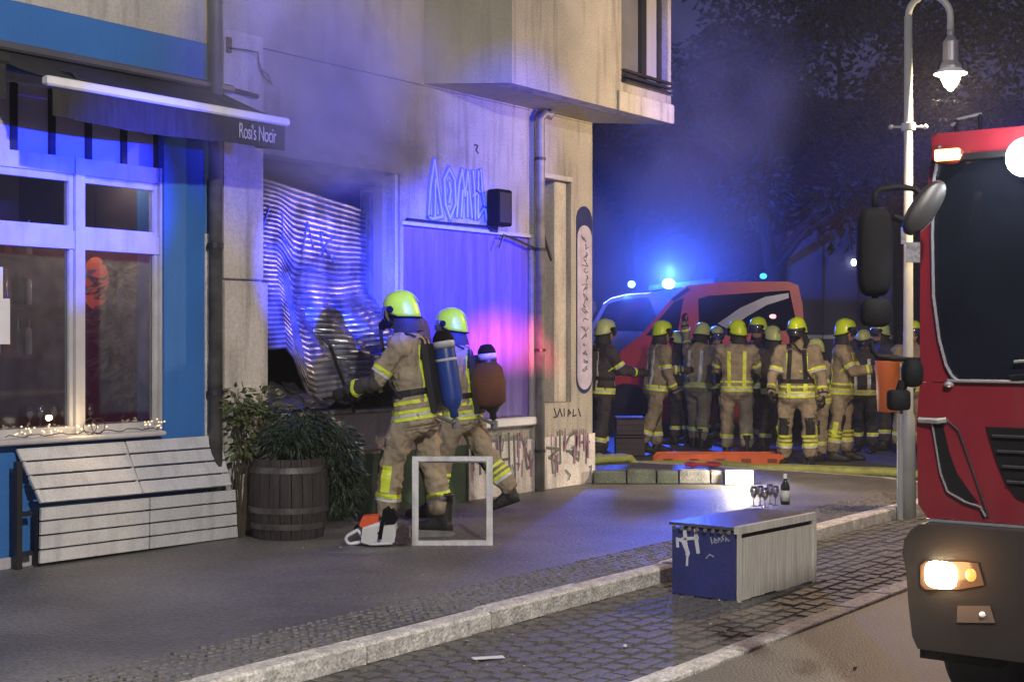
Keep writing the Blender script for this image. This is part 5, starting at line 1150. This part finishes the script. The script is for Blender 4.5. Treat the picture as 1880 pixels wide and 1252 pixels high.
# firefighter working at the shutter
def pry(root, T, Hh, seg):
    (wl1, d1) = seg[('hand', 1)]; (wl2, d2) = seg[('hand', -1)]
    a = wl1 + d1 * .10; b_ = wl2 + d2 * .10; 
    p = a.lerp(b_, .5) + V((0, 0, 0)); tip = T(.50, .22, .50)
    mk().tube([p + (p - tip).normalized() * .18, p, tip, tip + V((.05, .02, .06))], .014, 8).build('pry_bar', DARKM, root, local=True)
    mk().ell(T(.17, .07, .30), (.03, .035, .05), 8).build('lung_valve', DARKM, root, smooth=True, local=True)
p1 = atd(765, 630, 10.98); p1.z = .10
person('firefighter with blue air cylinder leaning at the torn shutter, chainsaw at the feet', p1, H_LEFT - R(14), legs=((19, 12), (-9, 5)), arms=((34, 8, 38, 18), (28, 10, 52, 20)), lean=9, nod=6, scale=1.09, tank='plain', mask=True, detail=True, stripes=2, extra=pry, dark_fore=True, group='firefighters at the burnt shop', wide=1.08)
p2 = atd(846, 630, 12.05); p2.z = .10
person('firefighter stepping left behind the first, brown bag and dark cylinder on the back', p2, H_LEFT - R(10), legs=((17, 6), (-24, 12)), arms=((20, 6, 40, 10), (18, 8, 45, 10)), lean=6, scale=1.03, tank='bag', detail=True, stripes=2, legtape=True, cyl=mat('dark_air_cylinder', (.02, .02, .03), .4), group='firefighters at the burnt shop')
def tube_arm(root, T, Hh, seg): mk().tube([T(.1, .2, .3), T(.25, .25, .5), T(.22, .3, .7)], .02, 6).build('tool_handle', STRP, root, local=True)
def g(px, yf, Y=None): return ong(px, yf, 0.0)
crowd = [
 ('firefighter at the house corner in dark gear, leftmost of the crowd', 1106, 845, H_RIGHT + .3, dict(cloth=NAVYF, hel=PALEH, stripes=1, arms=((35, 8, 50, 15), (35, 8, 50, 15)), tank='plain')),
 ('firefighter in profile facing right under the blue beacon, dark pouch on the hip', 1206, 833, H_RIGHT + .25, dict(cloth=TAND, hel=LIME, stripes=1, arms=((30, 8, 60, 10), (5, 8, 20, 0)), turn=-5, lean=6, legs=((4, 2), (-12, 10)))),
 ('firefighter with pale helmet bending over beside the red van door', 1282, 822, H_RIGHT + .9, dict(cloth=TAND, hel=PALEH, stripes=1, arms=((120, 25, 70), (40, 10, 60)), lean=8, nod=16, legs=((12, 10), (-6, 2)))),
 ('firefighter seen from behind with bright yellow cross of tape on the back', 1353, 838, H_AWAY - .15, dict(cloth=TAN, stripes=2, arms=((35, 10, 60, 10), (35, 10, 60, 10)), turn=48, scale=1.0, wide=1.05)),
 ('firefighter facing left whose green helmet shows above the shoulder of the taped back', 1398, 828, H_LEFT + .5, dict(cloth=NAVYF, stripes=1, arms=((20, 8, 40), (20, 8, 40)), scale=1.03, turn=10)),
 ('firefighter facing the viewer in full harness with breathing mask, nearest of the crowd', 1464, 858, H_CAM - .2, dict(cloth=TAN, stripes=2, mask=True, tank='plain', arms=((12, 14, 18), (12, 14, 30)), nod=14, turn=-25, legs=((3, 2), (-3, 2)), spread=6, legtape=True)),
 ('firefighter half hidden behind the masked one, pale helmet low', 1503, 846, H_LEFT + .4, dict(cloth=TAN, hel=PALEH, stripes=2, arms=((10, 6, 20), (10, 6, 20)), scale=.86)),
 ('firefighter standing in profile facing right with arms folded forward, lime helmet', 1546, 846, H_RIGHT - .35, dict(cloth=TAN, stripes=2, arms=((30, 6, 70, 18), (32, 8, 66, 18)), turn=8, legtape=True)),
 ('firefighter in dark trousers standing behind the orange litter bin', 1622, 826, H_LEFT + .2, dict(cloth=NAVYF, hel=PALEH, stripes=1, arms=((20, 8, 40), (20, 8, 40)))),
 ('firefighter behind the lamp pole at the right end of the crowd', 1672, 832, H_CAM + .3, dict(cloth=TAN, stripes=2, arms=((15, 8, 40), (15, 8, 40)))),
 ('firefighter in dark gear between the pale helmet and the taped back', 1312, 812, H_CAM + .5, dict(cloth=NAVYF, hel=PALEH, stripes=1, arms=((30, 10, 60, 10), (30, 10, 60, 10)), scale=.97)),
 ('firefighter in dark coat turned away right of the one with the taped back', 1424, 834, H_AWAY + .5, dict(cloth=NAVYF, hel=PALEH, stripes=1, arms=((15, 25, 70, 10), (8, 8, 15)), scale=.96, lean=4, legs=((8, 6), (-4, 2)))),
 ('firefighter in dark coat between the lime profile and the orange litter bin', 1588, 830, H_CAM - .5, dict(cloth=NAVYF, stripes=1, hel=PALEH, arms=((25, 30, 75, 10), (8, 8, 15)), scale=.93, nod=20)),
 ('firefighter in dark navy beside the one in profile under the beacon', 1250, 815, H_LEFT - .5, dict(cloth=NAVYF, hel=PALEH, stripes=1, arms=((20, 8, 60, 10), (20, 8, 60, 10)), scale=.93)),
]
for lab, px, yf, hd, kw in crowd:
    b_ = ong(px, yf, 0.0); 
    kw.setdefault('scale', 1.0)
    kw['scale'] *= 1.085; kw.setdefault('wide', 1.06)
    person(lab, b_, hd, **kw)
# ================================================================== FAR GROUND GEAR
cr = thing('equipment_crate', 'dark purple equipment crate stacked at the house corner', 'crate', atd(1158, 835, 17.2)); cz = 0
cc = ong(1158, 838, 0); axm = Matrix(((RGT.x, FWD.x, 0, cc.x), (RGT.y, FWD.y, 0, cc.y), (0, 0, 1, 0), (0, 0, 0, 1)))
CRM = mat('dark_plum_plastic', (.05, .03, .05), .6, var=.3, dirt=.2)
mk().box(-.2, .2, 0, .35, .0, .26, axm, bev=.015).build('tub', CRM, cr); mk().box(-.215, .215, -.015, .365, .262, .29, axm, bev=.006).build('lid', CRM, cr)
cr2 = thing('equipment_crate', 'upper crate standing on the plum crate at the house corner', 'crate', cc + V((0, 0, .3)))
mk().box(-.19, .19, .01, .34, .292, .52, axm, bev=.015).build('tub', CRM, cr2); mk().box(-.2, .2, .0, .35, .522, .545, axm, bev=.006).build('lid', CRM, cr2)
for z in (.1, .18, .36, .44): mk().box(-.19, .19, -.012, -.001, z, z + .02, axm).build('rib', DARKM, cr if z < .3 else cr2)
sr = thing('rescue_board', 'orange plastic stretcher board lying on the ground in front of the crowd', 'stretcher', ong(1315, 856, 0)); a0, a1 = ong(1205, 858, 0), ong(1440, 858, 0); d = (a1 - a0); Ls = d.length; d.normalize(); n_ = V((-d.y, d.x, 0))
OB_ = mat('orange_rescue_plastic', (.75, .13, .025), .5, var=.25, dirt=.2)
def s3(x, y, z): return a0 + d * x + n_ * y + V((0, 0, z))
m = mk()
for y0 in (0, .38): m.prism([s3(0, y0, .0), s3(Ls, y0, .0), s3(Ls, y0, .14), s3(Ls - .05, y0, .17), s3(.05, y0, .17), s3(0, y0, .12)], n_ * .035)
m.build('side_rim', OB_, sr); mk().prism([s3(.02, .036, .02), s3(Ls - .02, .036, .02), s3(Ls - .02, .036, .05), s3(.02, .036, .05)], n_ * .34).build('deck', OB_, sr)
for k in range(5): x = .15 + k * (Ls - .3) / 4; mk().prism([s3(x - .06, -.003, .06), s3(x + .06, -.003, .06), s3(x + .06, -.003, .11), s3(x - .06, -.003, .11)], n_ * -.006).build('grip_slot', mat('recess_shade_orange', (.2, .03, .01), .6), sr)  # darker orange plates stand for the shade inside the slots
# low stone blocks of the bed edge on the pavement corner
SB = [mat('mossy_stone', (.13, .16, .12), .85, var=.4, scale=5, bump=.6, fine=.2), mat('grey_stone_block', (.30, .29, .27), .85, var=.35, scale=7, bump=.6, fine=.2)]
xs = [(1091, 1150), (1152, 1205), (1207, 1246), (1248, 1304), (1306, 1328)]
for i, (a, b) in enumerate(xs):
    p = ong(a, 889, .1); q = ong(b, 889, .1); dd = q - p; L_ = dd.length; ang = math.atan2(dd.y, dd.x)
    M = Matrix.Translation(p) @ Matrix.Rotation(ang, 4, 'Z')
    o = mk().box(.004, L_ - .004, 0, .2, 0, .135 + .01 * (i % 2), M, bev=.014).build('stone_block', SB[0 if i < 3 else 1], None)
    tag(o, ['mossy low stone block touching the house corner', 'mossy stone block second from the house corner', 'short mossy stone block third from the house corner', 'grey stone block fourth from the house corner', 'small grey stone block beside the glowing work lamp'][i], 'stone block', 'low stone blocks on the pavement corner')
wlp = thing('work_lamp', 'glowing white work lamp box standing at the end of the stone blocks', 'work lamp', ong(1357, 891, .1))
p = ong(1331, 891, .1); q = ong(1385, 891, .1); dd = q - p; L_ = dd.length; ang = math.atan2(dd.y, dd.x); M = Matrix.Translation(p) @ Matrix.Rotation(ang, 4, 'Z')
mk().box(0, L_, .005, .12, 0, .165, M, bev=.01).build('housing', DARKM, wlp); mk().box(.012, L_ - .012, -.004, .003, .012, .153, M).build('lamp_face', mat('work_lamp_glow', (1, 1, 1), .3, emit=(1, .90, .68), es=9), wlp)
light('work_light', 'POINT', ong(1357, 891, .1) + V((0, 0, .30)) - FWD * .15 + RGT * .0, 30, (1, .9, .7), wlp, .06)
# fire hose
HOSE = mat('yellow_green_hose', (.34, .38, .10), .7, var=.25, scale=10, fine=.1, bump=.3)
hz = [ong(1086, 868, .0), ong(1180, 862, .0), ong(1300, 860, .0), ong(1390, 868, 0), ong(1480, 870, 0), ong(1570, 873, 0), ong(1660, 878, 0), ong(1760, 884, 0)]
pt2 = []
for i in range(len(hz) - 1):
    for k in range(8):
        f = k / 8; p = hz[i].lerp(hz[i+1], f) + FWD * .05 * math.sin((i * 8 + k) * .45); p.z = .17 if False else .052; 
        if p.x < 3.45 and p.y > KW: p.z = .152
        pt2.append(p)
tag(mk().tube(pt2, .05, 10).build('fire_hose', HOSE, None, smooth=True), 'yellow green fire hose lying across the ground in front of the crowd', 'hose')
pt3 = [p + FWD * .22 + RGT * .06 * math.sin(i * .7) for i, p in enumerate(pt2)]
tag(mk().tube(pt3, .045, 10).build('fire_hose', HOSE, None, smooth=True), 'second yellow green hose running just behind the front one', 'hose')
# couplings and small gear on the ground
for i, (px, py, L_) in enumerate(((1112, 850, 'yellow cloth bundle on the ground at the house corner'), (1248, 848, 'pale yellow folded cloth left of the red rope'), (1298, 808, 'yellow pair of boots lying behind the orange board'))):
    P = ong(px, py, .02); b = mk(); r2 = random.Random(i)
    for k in range(7): b.ell(P + RGT * r2.uniform(-.18, .18) + FWD * r2.uniform(-.1, .1) + V((0, 0, .04 + r2.uniform(0, .06))), (r2.uniform(.05, .1), r2.uniform(.04, .08), r2.uniform(.03, .06)), 6)
    me = remesh(b, .02, 1, .02); me.materials.append(mat('dull_yellow_cloth', (.38, .36, .08), .8, var=.4, scale=12)); o = bpy.data.objects.new('cloth_bundle', me); COL.objects.link(o); tag(o, L_, 'cloth')
P = ong(1290, 866, .05); tag(mk().tube([P + RGT * (.22 * math.cos(t * 1.0) * (1 - t / 40)) + FWD * (.14 * math.sin(t)) + V((0, 0, .09 + .012 * math.sin(t * 3))) for t in [k * .5 for k in range(40)]], .016, 6).build('coiled_rope', mat('red_rope', (.4, .03, .04), .8, var=.3), None), 'loose coil of red rope in front of the orange board', 'rope')
# ================================================================== TREES AND FAR BUILDINGS
BARK = mat('dark_bark', (.02, .017, .015), .95, var=.5, scale=12, bump=.8)
LF = mat('night_tree_leaf', (.012, .015, .011), .8, var=.7, scale=1.2)
def tree(x_px, Y, h, seed, label, n=5200, cw_=2.6):
    base = atd(x_px, 630, Y); base.z = 0
    t_ = thing('tree', label, 'tree', base, 'dark trees behind the crowd'); r = random.Random(seed); b = mk()
    tr = [V((0, 0, 0)), V((r.uniform(-.1, .1), r.uniform(-.1, .1), h * .25)), V((r.uniform(-.2, .2), r.uniform(-.2, .2), h * .5)), V((r.uniform(-.3, .3), 0, h * .8))]
    b.tube(tr, [.20, .16, .11, .04], 9); blobs = []
    for k in range(9):
        z = h * r.uniform(.3, .8); a = r.uniform(0, 6.28); e = V((math.cos(a) * cw_ * r.uniform(.4, .9), math.sin(a) * cw_ * r.uniform(.4, .9), z + h * r.uniform(.05, .2))); s = V((0, 0, z * .9)); b.tube([s, s.lerp(e, .5) + V((0, 0, .2)), e], [.07, .045, .02], 6); blobs.append((e, (r.uniform(.7, 1.2), r.uniform(.7, 1.2), r.uniform(.5, .9)), 1))
    for k in range(6): blobs.append(((r.uniform(-1, 1) * cw_ * .5, r.uniform(-1, 1) * cw_ * .5, h * r.uniform(.6, 1.0)), (r.uniform(.8, 1.2),) * 2 + (r.uniform(.5, .9),), 1))
    b.build('trunk', BARK, t_, smooth=True, local=True)
    o = leafy('crown', LF, None, blobs, n, .16, seed, .3, .5); o.parent = t_
    return t_
for a in ((1290, 31, 8.2, 21, 'leftmost dark tree beyond the red van, half lost in blue smoke'), (1420, 27, 9.0, 22, 'broad dark tree rising over the rear end of the red van'), (1545, 33, 9.5, 23, 'dark tree behind the pale box van'), (1660, 29, 8.8, 24, 'dark tree behind the street lamp'), (1800, 34, 9.5, 25, 'dark tree behind the fire truck cab'), (1160, 38, 8.5, 26, 'distant dark tree at the edge of the corner house')): tree(*a, n=5600)
bk = thing('box_van', 'plain blue grey box van parked in the dark behind the crowd', 'van', atd(1515, 630, 27) - V((0, 0, 1.57)))
def kb(a, b, c, d, k0, k1, n, m_): P = [atd(a, c, 27 + k0), atd(b, c, 27 + k0), atd(b, d, 27 + k0), atd(a, d, 27 + k0)]; return mk().prism(P, FWD * (k1 - k0)).build(n, m_, bk)
BV = mat('blue_grey_panel', (.05, .055, .08), .6, var=.1, scale=1)
kb(1446, 1640, 424, 735, 0, 2.2, 'box_body', BV)
for px in (1446, 1510, 1575, 1637): kb(px, px + 3, 424, 735, -.02, -.001, 'panel_rib', DARKM)
kb(1446, 1640, 735, 765, .1, 2.0, 'chassis', BLACK); kb(1446, 1640, 615, 622, -.02, -.001, 'reflective_line', SSTR)
for px in (1480, 1600):
    P = atd(px, 700, 27.0); P.z = .4; mk().lathe([(.2, -.12), (.38, -.12), (.4, -.08), (.4, .1), (.2, .12)], P, 22, M=Matrix(((RGT.x, FWD.x, 0, 0), (RGT.y, FWD.y, 0, 0), (0, 0, 1, 0), (0, 0, 0, 1))) @ Matrix.Rotation(R(90), 4, 'X')).build('wheel', RUBBER, bk)
mk().ell(atd(1568, 482, 26.9), (.05, .05, .07), 8).build('marker_lamp', mat('small_white_lamp', (1, 1, 1), .3, emit=(.85, .85, 1), es=6), bk, smooth=True)
fb = thing('distant_apartment_block', 'dark apartment block closing the street far behind the trees', 'building', atd(1400, 630, 52) - V((0, 0, 1.57)))
FBW = mat('dark_far_facade', (.05, .05, .06), .9, var=.2, scale=.5, dirt=.2)
m = mk(); P = [atd(1000, 740, 52), atd(2300, 740, 52)]; P = [V((p.x, p.y, 0)) for p in P]; dd = (P[1] - P[0]); Lb = dd.length; M = Matrix.Translation(P[0]) @ Matrix.Rotation(math.atan2(dd.y, dd.x), 4, 'Z')
mk().box(0, Lb, 0, 10, 0, 10.5, M).build('facade', FBW, fb)
wpn = mat('dark_window_glass', (.02, .02, .03), .15)
w0 = mk().box(-.5, .5, -.03, 0, 0, 1.5).build('window', wpn, fb, local=True); w0.matrix_world = M
for i in range(10):
    for j in range(3):
        o = w0 if (i == 0 and j == 0) else w0.copy()
        if o is not w0: COL.objects.link(o)
        o.parent = fb; o.matrix_parent_inverse = Matrix.Identity(4)
        W_ = M @ Matrix.Translation((1.4 + i * (Lb - 2.8) / 9, -.002, 1.6 + 2.9 * j)); o.matrix_local = Matrix.Translation(-V(fb.location)) @ W_
# ================================================================== BLUE BEACON BEAMS, ADDED PINK BEAM ON THE BOARD
BLU = (.012, .03, 1.0)
b0 = bcn[0]; b1 = bcn[1]
def beam(src, tgt, power, ang, bl=.6, n='beacon_beam', col=BLU): return light(n, 'SPOT', V(src) + (V(tgt) - V(src)).normalized() * .14, power, col, ft, .03, ang, bl, tgt)
beam(b0, onw(820, 520, 0), 26000, 17, 1); beam(b0, onw(570, 500, .2), 26000, 13, 1); beam(b0, onw(150, 350, 0), 10000, 15, 1); beam(b0, onw(150, 890, -.1), 1300, 6, 1); beam(b0, ong(772, 1095, .1), 900, 4, 1)
beam(b1, onw(600, 200, -.5), 4500, 20, 1); beam(b0, onw(900, 260, 0), 5000, 14, 1); beam(b0, atd(1290, 180, 17), 6000, 16, 1); 
beam(b0, onw(925, 735, 0), 30000, 13, 1, 'added_pink_beam', (1, .12, .22))  # pink spot added for the board's reddish corner, no red lamp there
# ================================================================== SMOKE AND NIGHT HAZE
def vol(name, label, mesh_mb, dens, col, noise_s, aniso=.2, thr=.45, falloff=True):
    m = bpy.data.materials.new(name + '_volume'); m.use_nodes = True; n = m.node_tree.nodes; l = m.node_tree.links; n.remove(n['Principled BSDF'])
    pv_ = n.new('ShaderNodeVolumePrincipled'); pv_.inputs['Color'].default_value = (*col, 1); pv_.inputs['Anisotropy'].default_value = aniso; pv_.inputs['Density'].default_value = dens
    if noise_s:
        tc = n.new('ShaderNodeTexCoord'); nz = n.new('ShaderNodeTexNoise'); nz.inputs['Scale'].default_value = noise_s; nz.inputs['Detail'].default_value = 2.5; nz.inputs['Distortion'].default_value = .6
        l.new(tc.outputs['Object'], nz.inputs['Vector']); mr = n.new('ShaderNodeMapRange'); mr.inputs[1].default_value = thr; mr.inputs[2].default_value = .72; mr.inputs[3].default_value = 0; mr.inputs[4].default_value = 1; l.new(nz.outputs['Fac'], mr.inputs[0])
        ln = n.new('ShaderNodeVectorMath'); ln.operation = 'LENGTH'; l.new(tc.outputs['Object'], ln.inputs[0]); m2 = n.new('ShaderNodeMapRange'); m2.interpolation_type = 'SMOOTHSTEP'; m2.inputs[1].default_value = .25; m2.inputs[2].default_value = .98; m2.inputs[3].default_value = 1; m2.inputs[4].default_value = 0; l.new(ln.outputs['Value'], m2.inputs[0])
        a = n.new('ShaderNodeMath'); a.operation = 'MULTIPLY'; l.new(mr.outputs[0], a.inputs[0]); l.new(m2.outputs[0], a.inputs[1]); b = n.new('ShaderNodeMath'); b.operation = 'MULTIPLY'; b.inputs[1].default_value = dens; l.new(a.outputs[0], b.inputs[0]); l.new(b.outputs[0], pv_.inputs['Density'])
    l.new(pv_.outputs[0], n['Material Output'].inputs['Volume'])
    o = mesh_mb.build(name, m, None); tag(o, label, None, None, 'stuff'); return o
def puff(loc, rad, dens, lab, ns=1.6, thr=.42):
    o = vol('smoke', lab, mk().ell((0, 0, 0), (1, 1, 1), 14), dens, (.85, .86, .9), ns, .1, thr); o.location = loc; o.scale = rad; return o
SMOKE = True
if SMOKE:
    puff(onw(610, 130, -.8), (1.9, .75, 1.3), 2.3, 'pale smoke rolling up the front above the burnt opening', 1.5, .40)
    puff(onw(640, 300, -.15), (.75, .45, .32), 3.0, 'dark smoke seeping from the top of the burnt opening', 3.0, .36)
    o_ = vol('smoke', 'added thin smoke carrying the blue halo of the van beacon', mk().ell((0, 0, 0), (1, 1, 1), 14), .10, (.85, .86, .9), .5, .2, .15); o_.location = atd(1225, 455, 25.5); o_.scale = (3.1, 3.1, 2.5)  # puff added so the beacon gets a visible blue halo
    puff(atd(1290, 190, 17.5), (2.3, 1.5, 2.1), .42, 'blue lit smoke drifting past the corner of the house', 1.3, .38)
    puff(atd(1190, 420, 18.5), (2.4, 2.0, 1.6), .28, 'thin smoke hanging over the red van', 1.2, .38)
hb_ = mk().box(-14.5, 62, -13, 62, -1, 10.9); vol('haze', 'thin night haze filling the street', hb_, .0013, (.8, .82, .9), 0, .35)
